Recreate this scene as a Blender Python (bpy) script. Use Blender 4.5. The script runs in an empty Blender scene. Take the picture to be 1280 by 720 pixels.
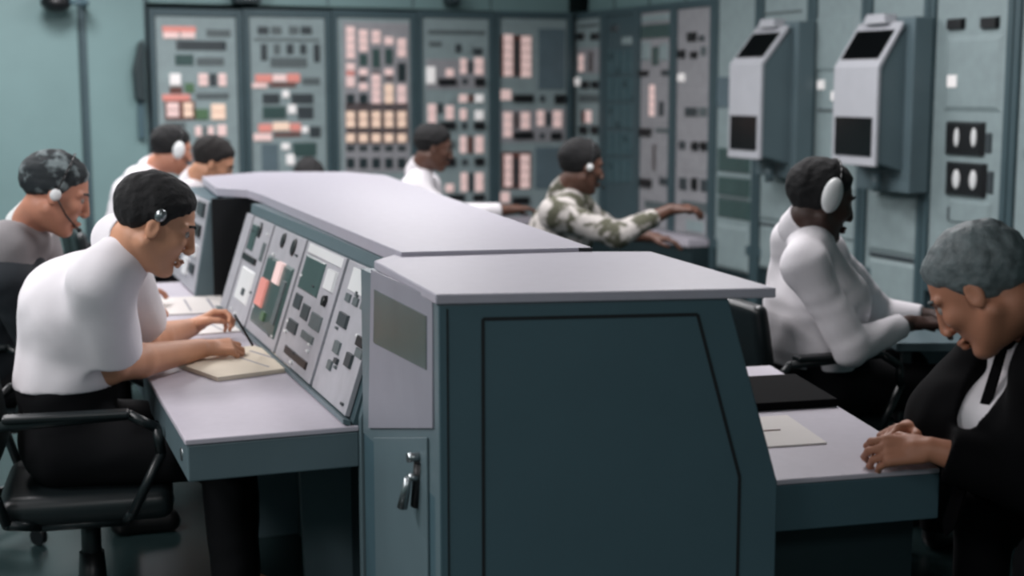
import bpy, math, random
import numpy as np
from mathutils import Vector, Matrix

# ---------------------------------------------------------------- camera, light, exposure
SC = bpy.context.scene
COL = SC.collection
F_PX, CAM_H = 1800.0, 1.57
TILT = math.atan(250 / F_PX)
cam_data = bpy.data.cameras.new('camera')
cam_data.sensor_width = 36.0
cam_data.lens = F_PX / 1280 * 36.0
cam_data.dof.use_dof = True
cam_data.dof.focus_distance = 3.6
cam_data.dof.aperture_fstop = 2.2
cam_data.clip_start = 0.05
cam = bpy.data.objects.new('camera', cam_data)
COL.objects.link(cam)
cam.location = (0, 0, CAM_H)
cam.rotation_euler = (math.pi / 2 - TILT, 0, 0)
SC.camera = cam
SC.view_settings.view_transform = 'Standard'
SC.view_settings.look = 'None'
SC.view_settings.exposure = 0.0
SC.view_settings.gamma = 1.0
SC.view_settings.use_curve_mapping = False
SC.cycles.filter_width = 2.6
SC.cycles.max_bounces = 6

world = bpy.data.worlds.new('world')
SC.world = world
world.use_nodes = True
world.node_tree.nodes['Background'].inputs[0].default_value = (0.62, 0.72, 0.80, 1)
world.node_tree.nodes['Background'].inputs[1].default_value = 0.05

CEIL = 3.05
LIGHTS = [  # x, y, length along y, power
    (-2.4, 2.8, 1.3, 66), (-2.6, 5.4, 1.3, 58), (-2.6, 7.9, 1.3, 84),
    (-0.5, 7.9, 1.3, 46), (0.9, 6.3, 1.3, 42), (-1.0, 9.7, 0.6, 10), (-2.9, 0.8, 1.2, 66), (0.2, -.6, 1.2, 36), (0.5, 5.0, 1.2, 30),  # last two are added fill, brightening the end panel and the long-sleeved shirt
]
for (lx, ly, ll, lp) in LIGHTS:
    ld = bpy.data.lights.new('ceiling_and_fill_light', 'AREA')
    ld.shape = 'RECTANGLE'; ld.size = 0.5; ld.size_y = ll; ld.energy = lp
    ld.color = (1.0, 0.97, 0.985)
    lo = bpy.data.objects.new('ceiling_and_fill_light', ld)
    COL.objects.link(lo); lo.location = (lx, ly, CEIL - 0.115)

# ---------------------------------------------------------------- camera geometry (pixel of the 1280x720 frame -> place)
_c, _s = math.cos(TILT), math.sin(TILT)
def ray(x, y):
    u = (x - 640) / F_PX; v = (360 - y) / F_PX
    return np.array([u, _c + v * _s, -_s + v * _c])
def at(x, y, Y):
    r = ray(x, y); return np.array([0, 0, CAM_H]) + r * (Y / r[1])
def atz(x, y, z):
    r = ray(x, y); return np.array([0, 0, CAM_H]) + r * ((z - CAM_H) / r[2])
def onwall(x, y, p, q):
    p = np.array([p[0], p[1], 0.]); q = np.array([q[0], q[1], 0.])
    n = np.array([-(q - p)[1], (q - p)[0], 0.]); r = ray(x, y); o = np.array([0, 0, CAM_H])
    return o + r * (n.dot(p - o) / n.dot(r))
def nrm(v):
    v = np.array(v, float); return v / np.linalg.norm(v)

# ---------------------------------------------------------------- materials
def lin(c):
    return tuple(((v / 255) / 12.92 if v / 255 <= 0.04045 else ((v / 255 + 0.055) / 1.055) ** 2.4) for v in c)
def mat(name, rgb, rough=0.5, metal=0.0, var=0.08, scale=9.0, bump=0.0, emit=None, estr=0.0, spec=0.5, rgb2=None, thr=None):
    m = bpy.data.materials.new(name); m.use_nodes = True
    nt = m.node_tree; b = nt.nodes['Principled BSDF']
    b.inputs['Roughness'].default_value = rough
    b.inputs['Metallic'].default_value = metal
    b.inputs['Specular IOR Level'].default_value = spec
    tc = nt.nodes.new('ShaderNodeTexCoord'); nz = nt.nodes.new('ShaderNodeTexNoise')
    nz.inputs['Scale'].default_value = scale; nz.inputs['Detail'].default_value = 5
    nt.links.new(tc.outputs['Object'], nz.inputs['Vector'])
    rp = nt.nodes.new('ShaderNodeValToRGB')
    a = lin(rgb)
    if rgb2 is None:
        rp.color_ramp.elements[0].position = 0.3; rp.color_ramp.elements[1].position = 0.7
        rp.color_ramp.elements[0].color = tuple(v * (1 - var) for v in a) + (1,)
        rp.color_ramp.elements[1].color = tuple(min(1, v * (1 + var)) for v in a) + (1,)
    else:
        rp.color_ramp.elements[0].position = thr[0]; rp.color_ramp.elements[1].position = thr[1]
        rp.color_ramp.elements[0].color = a + (1,); rp.color_ramp.elements[1].color = lin(rgb2) + (1,)
    nt.links.new(nz.outputs['Fac'], rp.inputs['Fac'])
    nt.links.new(rp.outputs['Color'], b.inputs['Base Color'])
    if bump:
        bp = nt.nodes.new('ShaderNodeBump'); bp.inputs['Strength'].default_value = bump; bp.inputs['Distance'].default_value = 0.01
        nt.links.new(nz.outputs['Fac'], bp.inputs['Height']); nt.links.new(bp.outputs['Normal'], b.inputs['Normal'])
    if emit:
        b.inputs['Emission Color'].default_value = lin(emit) + (1,)
        b.inputs['Emission Strength'].default_value = estr
    return m

M = {}
M['top'] = mat('lilac_grey_laminate', (168, 165, 176), 0.45, var=0.03, scale=30)
M['desk'] = mat('pale_desk_laminate', (190, 184, 194), 0.5, var=0.03, scale=40)
M['teal'] = mat('teal_grey_enamel', (92, 110, 116), 0.42, var=0.05, scale=5)
M['teal_dark'] = mat('dark_teal_enamel', (70, 95, 104), 0.45, var=0.05, scale=4)
M['teal_frame'] = mat('rack_frame_enamel', (62, 82, 88), 0.45, var=0.06)
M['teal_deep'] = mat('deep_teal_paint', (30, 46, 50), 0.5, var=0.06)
M['rack'] = mat('rack_face_enamel', (138, 154, 156), 0.5, var=0.07, scale=14)
M['rack_warm'] = mat('rack_face_warm_grey', (150, 150, 154), 0.5, var=0.08, scale=14)
M['panel'] = mat('instrument_panel_grey', (166, 166, 172), 0.5, var=0.07, scale=18)
M['screen_green'] = mat('grey_green_window', (62, 84, 82), 0.3, var=0.1)
M['seam'] = mat('shadow_gap_rubber', (16, 22, 26), 0.7)
M['wall'] = mat('pale_teal_wall_paint', (118, 148, 148), 0.6, var=0.04, scale=3)
M['cab'] = mat('pale_teal_cabinet', (118, 146, 147), 0.5, var=0.05, scale=3)
M['floor'] = mat('green_floor_tile', (36, 52, 53), 0.25, var=0.10, scale=5)
M['ceil'] = mat('ceiling_tile', (150, 160, 158), 0.8, var=0.03)
M['black'] = mat('black_plastic', (16, 18, 21), 0.4)
M['blackglass'] = mat('black_screen_glass', (4, 4, 6), 0.15, spec=0.4)
M['vinyl'] = mat('black_green_vinyl', (20, 27, 29), 0.38, var=0.1)
M['metal'] = mat('brushed_metal', (150, 156, 158), 0.3, metal=0.9)
M['white'] = mat('white_plastic', (222, 224, 224), 0.4, var=0.02)
M['disp'] = mat('display_housing_grey', (176, 178, 184), 0.5, var=0.03)
M['darkgrey'] = mat('dark_grey_switch', (54, 62, 66), 0.45)
M['midgrey'] = mat('mid_grey_strip', (88, 98, 100), 0.5, var=0.15, scale=60)
M['blank'] = mat('blue_grey_blank', (92, 110, 118), 0.5)
M['brown'] = mat('brown_bezel', (104, 66, 58), 0.5)
M['green'] = mat('green_lens', (84, 116, 84), 0.4)
M['lit'] = mat('lit_pink_lens', (206, 178, 176), 0.5, emit=(236, 206, 200), estr=0.42)
M['lit_peach'] = mat('lit_peach_lens', (210, 184, 166), 0.5, emit=(242, 210, 188), estr=0.46)
M['lit_red'] = mat('lit_red_lens', (196, 124, 116), 0.5, emit=(222, 148, 136), estr=0.34)
M['lit_white'] = mat('lit_white_lens', (215, 212, 212), 0.5, emit=(236, 232, 230), estr=0.40)
M['louver'] = mat('louver_slate', (66, 92, 98), 0.5, var=0.25, scale=40)
M['paper'] = mat('white_paper', (226, 220, 216), 0.8, var=0.02)
M['paper_cream'] = mat('cream_paper', (224, 212, 192), 0.8, var=0.03)
M['ink'] = mat('faint_print', (150, 148, 156), 0.8)
M['shirt'] = mat('white_cotton', (226, 222, 226), 0.85, var=0.02, scale=20, spec=0.2)
M['shirt_cool'] = mat('cool_white_cotton', (216, 214, 220), 0.85, var=0.03, scale=20, spec=0.2)
M['floral'] = mat('floral_cotton', (92, 92, 78), 0.85, scale=17, rgb2=(200, 194, 190), thr=(0.44, 0.54), spec=0.2)
M['greyshirt'] = mat('grey_wool', (140, 136, 138), 0.9, var=0.08)
M['vest'] = mat('charcoal_jacket', (34, 40, 46), 0.8)
M['suit'] = mat('black_suit', (5, 5, 7), 0.9, spec=0.12)
M['tie'] = mat('black_tie', (6, 6, 8), 0.95, spec=0.1)
M['side_pale'] = mat('side_plate_grey', (138, 138, 148), 0.5, var=0.04)
M['skin_deep'] = mat('skin_deep_brown', (66, 45, 38), 0.55, var=0.08, scale=12)
M['skin_mid'] = mat('skin_shaded_tan', (176, 120, 94), 0.55, var=0.08, scale=12)
M['trouser'] = mat('black_trousers', (11, 12, 15), 0.85, spec=0.2)
M['shoe'] = mat('black_leather', (10, 10, 11), 0.4)
M['skin'] = mat('skin_tan', (196, 142, 112), 0.55, var=0.06, scale=12)
M['skin_red'] = mat('skin_ruddy', (188, 130, 106), 0.55, var=0.08, scale=12)
M['skin_dark'] = mat('skin_brown', (96, 66, 54), 0.5, var=0.08, scale=12)
M['lip'] = mat('lip', (150, 92, 80), 0.5)
M['hair'] = mat('dark_hair', (15, 15, 17), 0.85, var=0.3, scale=50, bump=0.6)
M['hair_brown'] = mat('brown_hair', (26, 22, 21), 0.85, var=0.3, scale=50, bump=0.6)
M['hair_grey'] = mat('grey_hair', (96, 106, 108), 0.6, var=0.3, scale=40, bump=0.6)
M['hair_salt'] = mat('salt_and_pepper_hair', (26, 34, 38), 0.8, scale=16, bump=0.6, rgb2=(120, 132, 134), thr=(0.52, 0.62))
M['eye'] = mat('eye_white', (150, 140, 134), 0.3)
M['iris'] = mat('iris', (40, 28, 22), 0.2)

# ---------------------------------------------------------------- object helpers
def tag(o, label=None, cat=None, group=None, kind=None):
    if label: o['label'] = label
    if cat: o['category'] = cat
    if group: o['group'] = group
    if kind: o['kind'] = kind
    return o
def thing(name, label, cat, loc=(0, 0, 0), group=None):
    o = bpy.data.objects.new(name, None); COL.objects.link(o)
    o.empty_display_size = 0.1
    o.location = tuple(float(v) for v in loc)
    return tag(o, label, cat, group)
def wloc(o):
    v = Vector((0, 0, 0))
    while o is not None:
        v = v + o.location; o = o.parent
    return v
def link_mesh(name, me, m, parent=None, bevel=0.0):
    me.materials.append(m)
    o = bpy.data.objects.new(name, me); COL.objects.link(o)
    if parent is not None: o.parent = parent
    if bevel:
        b = o.modifiers.new('bevel', 'BEVEL'); b.width = bevel; b.segments = 2; b.limit_method = 'ANGLE'
    return o
class MB:
    """collects closed shapes given in world coordinates; build() links ONE mesh whose origin is its parent's"""
    def __init__(s): s.v = []; s.f = []; s.smooth = []
    def _add(s, vs, fs, sm=False):
        n = len(s.v); s.v += [tuple(float(a) for a in v) for v in vs]
        s.f += [tuple(i + n for i in f) for f in fs]; s.smooth += [sm] * len(fs); return s
    def hexa(s, p):  # p: 4 bottom ccw, 4 top ccw
        return s._add(p, [(3, 2, 1, 0), (4, 5, 6, 7), (0, 1, 5, 4), (1, 2, 6, 5), (2, 3, 7, 6), (3, 0, 4, 7)])
    def box(s, x0, x1, y0, y1, z0, z1):
        return s.hexa([(x0, y0, z0), (x1, y0, z0), (x1, y1, z0), (x0, y1, z0), (x0, y0, z1), (x1, y0, z1), (x1, y1, z1), (x0, y1, z1)])
    def obox(s, o, u, v, w, taper=1.0):  # o corner, edges u,v ; extrude w
        o, u, v, w = (np.array(a, float) for a in (o, u, v, w))
        b = [o, o + u, o + u + v, o + v]; c = o + (u + v) / 2
        t = [c + (q - c) * taper + w for q in b]
        if np.dot(np.cross(u, v), w) < 0: b = b[::-1]; t = t[::-1]
        return s.hexa(b + t)
    def prism(s, poly, w):  # poly: 3-D points, extruded by w
        poly = [np.array(p, float) for p in poly]; w = np.array(w, float); n = len(poly)
        nv = sum((np.cross(poly[i] - poly[0], poly[(i + 1) % n] - poly[0]) for i in range(1, n - 1)), np.zeros(3))
        if nv.dot(w) < 0: poly = poly[::-1]
        fs = [tuple(range(n))[::-1], tuple(range(n, 2 * n))] + [(i, (i + 1) % n, (i + 1) % n + n, i + n) for i in range(n)]
        return s._add(poly + [p + w for p in poly], fs)
    def slab(s, xy, z0, z1):
        return s.prism([(x, y, z0) for x, y in xy], (0, 0, z1 - z0))
    def cyl(s, a, b, r, r2=None, n=18):
        a = np.array(a, float); b = np.array(b, float); r2 = r if r2 is None else r2
        d = nrm(b - a); u = nrm(np.cross(d, (0, 0, 1) if abs(d[2]) < 0.9 else (1, 0, 0))); v = np.cross(d, u)
        vs = [c + rr * (math.cos(t) * u + math.sin(t) * v) for c, rr in ((a, r), (b, r2)) for t in [2 * math.pi * i / n for i in range(n)]]
        k = len(s.v)
        s._add(vs, [(i, (i + 1) % n, (i + 1) % n + n, i + n) for i in range(n)], True)
        s.f += [tuple(range(k, k + n))[::-1], tuple(range(k + n, k + 2 * n))]; s.smooth += [False, False]
        return s
    def tube(s, pts, r, n=10):
        for a, b in zip(pts[:-1], pts[1:]): s.cyl(a, b, r, n=n)
        for p in pts[1:-1]: s.ball(p, (r, r, r), 6, n)
        return s
    def ball(s, c, r, nl=10, n=18, R=None):
        c = np.array(c, float); R = np.eye(3) if R is None else R
        vs = []
        for i in range(nl + 1):
            th = math.pi * i / nl
            for j in range(n):
                ph = 2 * math.pi * j / n
                vs.append(c + R @ np.array([r[0] * math.sin(th) * math.cos(ph), r[1] * math.sin(th) * math.sin(ph), r[2] * math.cos(th)]))
        fs = [(i * n + j, (i + 1) * n + j, (i + 1) * n + (j + 1) % n, i * n + (j + 1) % n) for i in range(nl) for j in range(n)]
        return s._add(vs, fs, True)
    def build(s, name, m, parent=None, bevel=0.0, kind=None):
        off = np.array(wloc(parent)) if parent is not None else np.zeros(3)
        me = bpy.data.meshes.new(name)
        me.from_pydata([tuple(np.array(v) - off) for v in s.v], [], s.f)
        me.polygons.foreach_set('use_smooth', s.smooth); me.validate(); me.update()
        o = link_mesh(name, me, m if not isinstance(m, str) else M[m], parent, bevel)
        if kind: o['kind'] = kind
        return o

# ---------------------------------------------------------------- signed distance modelling (people, soft shapes)
def smin(a, b, k):
    h = np.clip(0.5 + 0.5 * (b - a) / k, 0, 1); return b * (1 - h) + a * h - k * h * (1 - h)
class Vol:
    def __init__(s, lo, hi, res):
        s.lo = np.array(lo, np.float32); s.res = res
        s.n = np.ceil((np.array(hi) - np.array(lo)) / res).astype(int) + 2
        s.d = np.full(s.n, 0.5, np.float32)
    def win(s, lo, hi, pad):
        a = np.clip(np.floor((np.array(lo) - pad - s.lo) / s.res).astype(int), 0, s.n)
        b = np.clip(np.ceil((np.array(hi) + pad - s.lo) / s.res).astype(int) + 1, 0, s.n)
        sl = tuple(slice(i, j) for i, j in zip(a, b))
        ax = [(np.arange(i, j, dtype=np.float32) * s.res + l) for i, j, l in zip(a, b, s.lo)]
        return sl, np.meshgrid(*ax, indexing='ij', sparse=True)
    def put(s, lo, hi, fn, k=0.01, sub=False):
        sl, (X, Y, Z) = s.win(lo, hi, k + 3 * s.res)
        if s.d[sl].size == 0: return
        q = fn(X, Y, Z).astype(np.float32)
        if sub: s.d[sl] = -smin(-s.d[sl], q, k)
        else: s.d[sl] = smin(s.d[sl], q, k)
    def cone(s, a, b, ra, rb, k=0.01, sub=False, cut=None):
        a = np.array(a, float); b = np.array(b, float); ba = b - a; L = max(ba.dot(ba), 1e-9); r = max(ra, rb)
        def fn(X, Y, Z):
            h = np.clip(((X - a[0]) * ba[0] + (Y - a[1]) * ba[1] + (Z - a[2]) * ba[2]) / L, 0, 1)
            d = np.sqrt((X - a[0] - h * ba[0]) ** 2 + (Y - a[1] - h * ba[1]) ** 2 + (Z - a[2] - h * ba[2]) ** 2) - (ra + (rb - ra) * h)
            if cut:  # flat end at b
                e = ba / math.sqrt(L); d = np.maximum(d, (X - b[0]) * e[0] + (Y - b[1]) * e[1] + (Z - b[2]) * e[2])
            return d
        s.put(np.minimum(a, b) - r, np.maximum(a, b) + r, fn, k, sub)
    def ell(s, c, r, R=None, k=0.01, sub=False):
        c = np.array(c, float); R = np.eye(3) if R is None else R; m = max(r)
        def fn(X, Y, Z):
            x, y, z = X - c[0], Y - c[1], Z - c[2]
            p = [x * R[0, i] + y * R[1, i] + z * R[2, i] for i in range(3)]
            k0 = np.sqrt(sum((p[i] / r[i]) ** 2 for i in range(3))); k1 = np.sqrt(sum((p[i] / r[i] ** 2) ** 2 for i in range(3))) + 1e-6
            return k0 * (k0 - 1) / k1
        s.put(c - m, c + m, fn, k, sub)
    def clip(s, fn):  # keep where fn <= 0
        sl, (X, Y, Z) = s.win(s.lo, s.lo + s.n * s.res, 0)
        s.d = np.maximum(s.d, (fn(X, Y, Z) + 0 * s.d).astype(np.float32))
    def wrinkle(s, amp, freq, seed):
        rng = np.random.RandomState(seed); sl, (X, Y, Z) = s.win(s.lo, s.lo + s.n * s.res, 0)
        w = 0
        for i in range(5):
            q = rng.normal(size=3); q = q / np.linalg.norm(q) * freq * (0.7 + 0.35 * i); ph = rng.rand() * 6.28
            w = w + np.sin(X * q[0] + Y * q[1] + Z * q[2] + ph + 1.3 * np.sin(X * q[1] * .6 + Z * q[2] * .5)) / (1 + 0.4 * i)
        s.d = s.d + (amp * 0.4 * w).astype(np.float32)
    def mesh(s, name):
        d = s.d; d[0] = d[-1] = 0.1; d[:, 0] = d[:, -1] = 0.1; d[:, :, 0] = d[:, :, -1] = 0.1
        ins = d < 0
        cs = [ins[i:ins.shape[0] - 1 + i, j:ins.shape[1] - 1 + j, k:ins.shape[2] - 1 + k] for i in (0, 1) for j in (0, 1) for k in (0, 1)]
        anyc = np.logical_or.reduce(cs); allc = np.logical_and.reduce(cs)
        act = anyc & ~allc; idx = np.argwhere(act)
        if len(idx) == 0: return bpy.data.meshes.new(name)
        vid = np.full(act.shape, -1, np.int64); vid[act] = np.arange(len(idx))
        off = np.array([(i, j, k) for i in (0, 1) for j in (0, 1) for k in (0, 1)])
        val = np.stack([d[idx[:, 0] + o[0], idx[:, 1] + o[1], idx[:, 2] + o[2]] for o in off], 1)
        acc = np.zeros((len(idx), 3)); cnt = np.zeros(len(idx))
        for i in range(8):
            for j in range(i + 1, 8):
                if np.abs(off[i] - off[j]).sum() != 1: continue
                a, b = val[:, i], val[:, j]; m = (a < 0) != (b < 0)
                t = np.where(m, a / np.where(m, a - b, 1), 0)
                acc += np.where(m[:, None], off[i] + t[:, None] * (off[j] - off[i]), 0); cnt += m
        vs = (idx + acc / cnt[:, None]) * s.res + s.lo
        quads = []
        for ax in range(3):
            o1 = [0, 0, 0]; o1[ax] = 1
            n = ins.shape; A = ins[:n[0] - o1[0], :n[1] - o1[1], :n[2] - o1[2]]; B = ins[o1[0]:, o1[1]:, o1[2]:]
            e = np.argwhere(A != B); sg = A[e[:, 0], e[:, 1], e[:, 2]]
            b, c = (ax + 1) % 3, (ax + 2) % 3
            def cell(db, dc):
                q = e.copy(); q[:, b] -= db; q[:, c] -= dc; return vid[q[:, 0], q[:, 1], q[:, 2]]
            Q = np.stack([cell(0, 0), cell(1, 0), cell(1, 1), cell(0, 1)], 1)
            Q[~sg] = Q[~sg][:, ::-1]; quads.append(Q)
        Q = np.concatenate(quads)
        me = bpy.data.meshes.new(name)
        me.vertices.add(len(vs)); me.vertices.foreach_set('co', vs.astype(np.float32).ravel())
        me.loops.add(Q.size); me.loops.foreach_set('vertex_index', Q.astype(np.int32).ravel())
        me.polygons.add(len(Q)); me.polygons.foreach_set('loop_start', np.arange(0, Q.size, 4, dtype=np.int32))
        me.polygons.foreach_set('use_smooth', np.ones(len(Q), bool)); me.update(calc_edges=True)
        return me
    def build(s, name, m, parent):
        s.lo = s.lo - np.array(wloc(parent), np.float32)
        return link_mesh(name, s.mesh(name), M[m] if isinstance(m, str) else m, parent)

# ================================================================= THE ROOM
RX0, RX1, RY0, RY1 = -4.6, 4.4, -1.6, 13.4
MB().slab([(RX0, RY0), (RX1, RY0), (RX1, RY1), (RX0, RY1)], -0.1, 0).build('floor', 'floor', kind='structure')
MB().slab([(RX0, RY0), (RX1, RY0), (RX1, RY1), (RX0, RY1)], CEIL, CEIL + .1).build('ceiling', 'ceil', kind='structure')
MB().box(RX0 - .1, RX1 + .1, RY1, RY1 + .1, 0, CEIL).build('wall_back', 'wall', kind='structure')
MB().box(RX0 - .1, RX1 + .1, RY0 - .1, RY0, 0, CEIL).build('wall_rear', 'wall', kind='structure')
MB().box(RX0 - .1, RX0, RY0, RY1, 0, CEIL).build('wall_left', 'wall', kind='structure')
MB().box(RX1, RX1 + .1, RY0, RY1, 0, CEIL).build('wall_right', 'wall', kind='structure')

# ================================================================= EQUIPMENT RACKS
W3 = lambda p: np.array([p[0], p[1], 0.0])
KIND = {  # code: (part name, material, stand-off)
    'L': ('indicator_lamp', 'lit', .014), 'P': ('indicator_lamp', 'lit_peach', .014), 'R': ('indicator_lamp', 'lit_red', .012),
    'W': ('indicator_lamp', 'lit_white', .016), 'K': ('selector_switch', 'black', .022), 'D': ('display_window', 'darkgrey', .008),
    'M': ('label_strip', 'midgrey', .005), 'G': ('green_lamp', 'green', .010), 'B': ('lamp_bezel', 'brown', .004),
    'N': ('blank_panel', 'blank', .006), 'S': ('display_window', 'screen_green', .008), 'T': ('dark_lamp', 'teal_deep', .010),
    'V': ('louver_panel', 'louver', .010), 'H': ('pale_plate', 'rack', .012), 'C': ('mounting_plate', 'rack_warm', .004),
}
class Face:
    """vertical rack face through plan points p,q; n points towards the room"""
    def __init__(s, p, q):
        s.p, s.q = W3(p), W3(q); s.u = nrm(s.q - s.p); s.n = np.array([s.u[1], -s.u[0], 0.0])
    def at(s, t, z, off=0.0): return s.p + s.u * t + np.array([0, 0, z]) + s.n * off
    def px(s, x, y, off=0.0):
        h = onwall(x, y, s.p + s.n * off, s.q + s.n * off); return (h - s.p).dot(s.u), h[2]
    def rect(s, t0, t1, z0, z1, off, th, mb=None, taper=1.0):
        mb = mb or MB()
        return mb.obox(s.at(t0, z0, off), s.u * (t1 - t0), (0, 0, z1 - z0), s.n * th, taper)
def instruments(face, root, specs):
    for sp in specs:
        code, x0, y0, x1, y1 = sp[:5]
        name, m, th = KIND[code]
        xm, ym = (x0 + x1) / 2, (y0 + y1) / 2
        t0, t1 = face.px(x0, ym)[0], face.px(x1, ym)[0]; zt, zb = face.px(xm, y0)[1], face.px(xm, y1)[1]
        nseg = max(1, round((y1 - y0) / 10)) if code in 'LP' and (y1 - y0) > 14 else 1
        g = (zt - zb) / nseg
        for i in range(nseg):
            face.rect(t0, t1, zb + g * i + (.003 if nseg > 1 else 0), zb + g * (i + 1), .0, th, taper=.86 if code not in 'VNCMB' else .98).build(name, m, root)
def rack(name, label, face, t0, t1, z1, specs, group, facemat='rack', zb=.58, depth=.55, cat='equipment rack', pale_top=True):
    base = face.at((t0 + t1) / 2, 0)
    r = thing(name, label, cat, base, group)
    g = .004; w = .045
    fr = MB()
    face.rect(t0 + g, t1 - g, .0, z1, -depth, depth - .035, fr)                 # carcass behind the face
    fr.build('carcass', 'teal_frame', r)
    pf = MB()
    face.rect(t0 + g, t0 + w, .0, z1, -.035, .05, pf); face.rect(t1 - w, t1 - g, .0, z1, -.035, .05, pf)
    face.rect(t0 + w, t1 - w, z1 - .05, z1, -.035, .045, pf); face.rect(t0 + w, t1 - w, zb - .06, zb, -.035, .045, pf)
    pf.build('frame', 'teal_frame', r, bevel=.003)
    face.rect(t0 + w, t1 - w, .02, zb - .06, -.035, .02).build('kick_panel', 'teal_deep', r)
    face.rect(t0 + w + .004, t1 - w - .004, zb + .004, z1 - .054, -.035, .035).build('face_panel', facemat, r)
    instruments(face, r, specs)
    return r

LEFT = Face((-2.5, 10.05), (0.477, 11.4))
LB = [0.0, .656, 1.305, 1.964, 2.597, 3.262]
RIGHT = Face((0.485, 11.405), (0.485 + .3877 * 4, 11.405 - .9218 * 4))
RP = np.array([1.32, 9.5, 0.0]); RB0 = (RP - RIGHT.p).dot(RIGHT.u)
RIGHT.p = RP - RIGHT.u * RB0; RIGHT.q = RIGHT.p + RIGHT.u * 4
RB = [RB0 + v for v in (-2.165, -1.626, -1.07, -.54, 0.0, .54, 1.10, 1.62, 2.15, 2.77, 3.4)]

s1 = [('R', 203, 33, 245, 40), ('L', 204, 40, 224, 48), ('L', 226, 40, 244, 48), ('M', 258, 37, 288, 46), ('D', 220, 51, 283, 63), ('S', 219, 68, 242, 82), ('M', 246, 72, 280, 82),
      ('W', 212, 92, 226, 107), ('L', 248, 92, 260, 108), ('D', 262, 92, 271, 108), ('L', 273, 92, 283, 108), ('G', 231, 104, 243, 116), ('B', 212, 109, 228, 117),
      ('R', 203, 118, 238, 126), ('B', 206, 126, 244, 150), ('L', 208, 128, 224, 147), ('P', 229, 128, 241, 147), ('G', 244, 136, 261, 150), ('P', 264, 130, 282, 150),
      ('M', 245, 116, 286, 124), ('L', 244, 158, 252, 170), ('M', 254, 158, 258, 170), ('L', 260, 158, 267, 170), ('L', 272, 156, 283, 170), ('M', 206, 153, 232, 160), ('D', 244, 176, 288, 184),
      ('N', 230, 190, 290, 212)]
s2 = [('D', 322, 33, 336, 43), ('M', 339, 33, 352, 43), ('M', 361, 33, 373, 43), ('D', 376, 33, 390, 43), ('M', 318, 48, 400, 51), ('D', 326, 55, 334, 76), ('M', 342, 55, 350, 68),
      ('D', 358, 55, 367, 68), ('D', 375, 55, 383, 68), ('D', 392, 55, 400, 78), ('M', 338, 72, 384, 84), ('R', 319, 93, 340, 103), ('L', 341, 93, 358, 102), ('R', 359, 92, 375, 103), ('L', 315, 104, 334, 110),
      ('M', 378, 97, 400, 106), ('B', 337, 104, 370, 109), ('D', 328, 117, 350, 130), ('D', 364, 117, 392, 130), ('W', 353, 113, 361, 122), ('S', 328, 133, 358, 149), ('D', 372, 133, 392, 149), ('W', 360, 131, 370, 142),
      ('R', 323, 155, 340, 165), ('P', 341, 153, 362, 163), ('R', 363, 154, 376, 164), ('L', 317, 167, 340, 176), ('B', 342, 166, 376, 171), ('W', 377, 158, 385, 166), ('D', 387, 158, 401, 172),
      ('N', 327, 180, 348, 214), ('S', 366, 178, 396, 196), ('W', 352, 179, 362, 187), ('W', 358, 193, 368, 206), ('D', 372, 200, 396, 214)]
c5 = [438, 454, 470, 486, 502]
s3 = [('C', 430, 28, 512, 216), ('B', 431, 128, 511, 181)]
def colm(i, lst): return [(c, c5[i] - 5.5, a, c5[i] + 5.5, b) for c, a, b in lst]
s3 += colm(0, [('L', 33, 74), ('L', 79, 88), ('R', 89, 94), ('L', 95, 109), ('T', 117, 130)])
s3 += colm(1, [('L', 37, 65), ('S', 67, 83), ('L', 86, 94), ('B', 96, 102), ('L', 104, 113), ('T', 117, 130)])
s3 += colm(2, [('L', 38, 55), ('S', 60, 86), ('B', 88, 92), ('L', 93, 130)])
s3 += colm(3, [('L', 46, 56), ('S', 60, 82), ('L', 86, 94), ('B', 96, 101), ('P', 105, 130)])
s3 += colm(4, [('L', 48, 72), ('T', 78, 103), ('L', 106, 130)])
for i in range(5):
    s3 += colm(i, [('P', 139, 160), ('P', 167, 178), ('T', 182, 189), ('T', 197, 211)])
s4 = [('M', 535, 38, 606, 43), ('M', 536, 52, 552, 58), ('D', 569, 55, 577, 66), ('H', 579, 55, 589, 66), ('D', 591, 60, 603, 69), ('C', 533, 74, 607, 112), ('W', 533, 83, 544, 105), ('L', 557, 86, 567, 96), ('L', 575, 73, 583, 93), ('D', 585, 76, 591, 92),
      ('L', 593, 72, 604, 94), ('K', 547, 98, 571, 107), ('D', 577, 98, 585, 106), ('K', 593, 97, 606, 108), ('L', 574, 118, 584, 128), ('B', 586, 118, 592, 128), ('W', 594, 118, 604, 128),
      ('L', 535, 130, 545, 155), ('D', 547, 129, 554, 142), ('L', 557, 132, 567, 150), ('L', 575, 136, 583, 150), ('W', 594, 138, 604, 150), ('K', 549, 152, 570, 162), ('K', 592, 152, 606, 162), ('D', 577, 153, 584, 162),
      ('L', 575, 170, 583, 192), ('B', 585, 170, 591, 192), ('L', 594, 170, 604, 192), ('K', 545, 197, 570, 208), ('D', 577, 199, 585, 207), ('K', 593, 197, 605, 207), ('L', 576, 216, 584, 240), ('D', 586, 216, 592, 240),
      ('L', 594, 216, 604, 240), ('L', 557, 230, 567, 240), ('K', 560, 243, 581, 251), ('K', 591, 243, 606, 251), ('M', 545, 176, 570, 186), ('H', 560, 118, 570, 128)]
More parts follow.
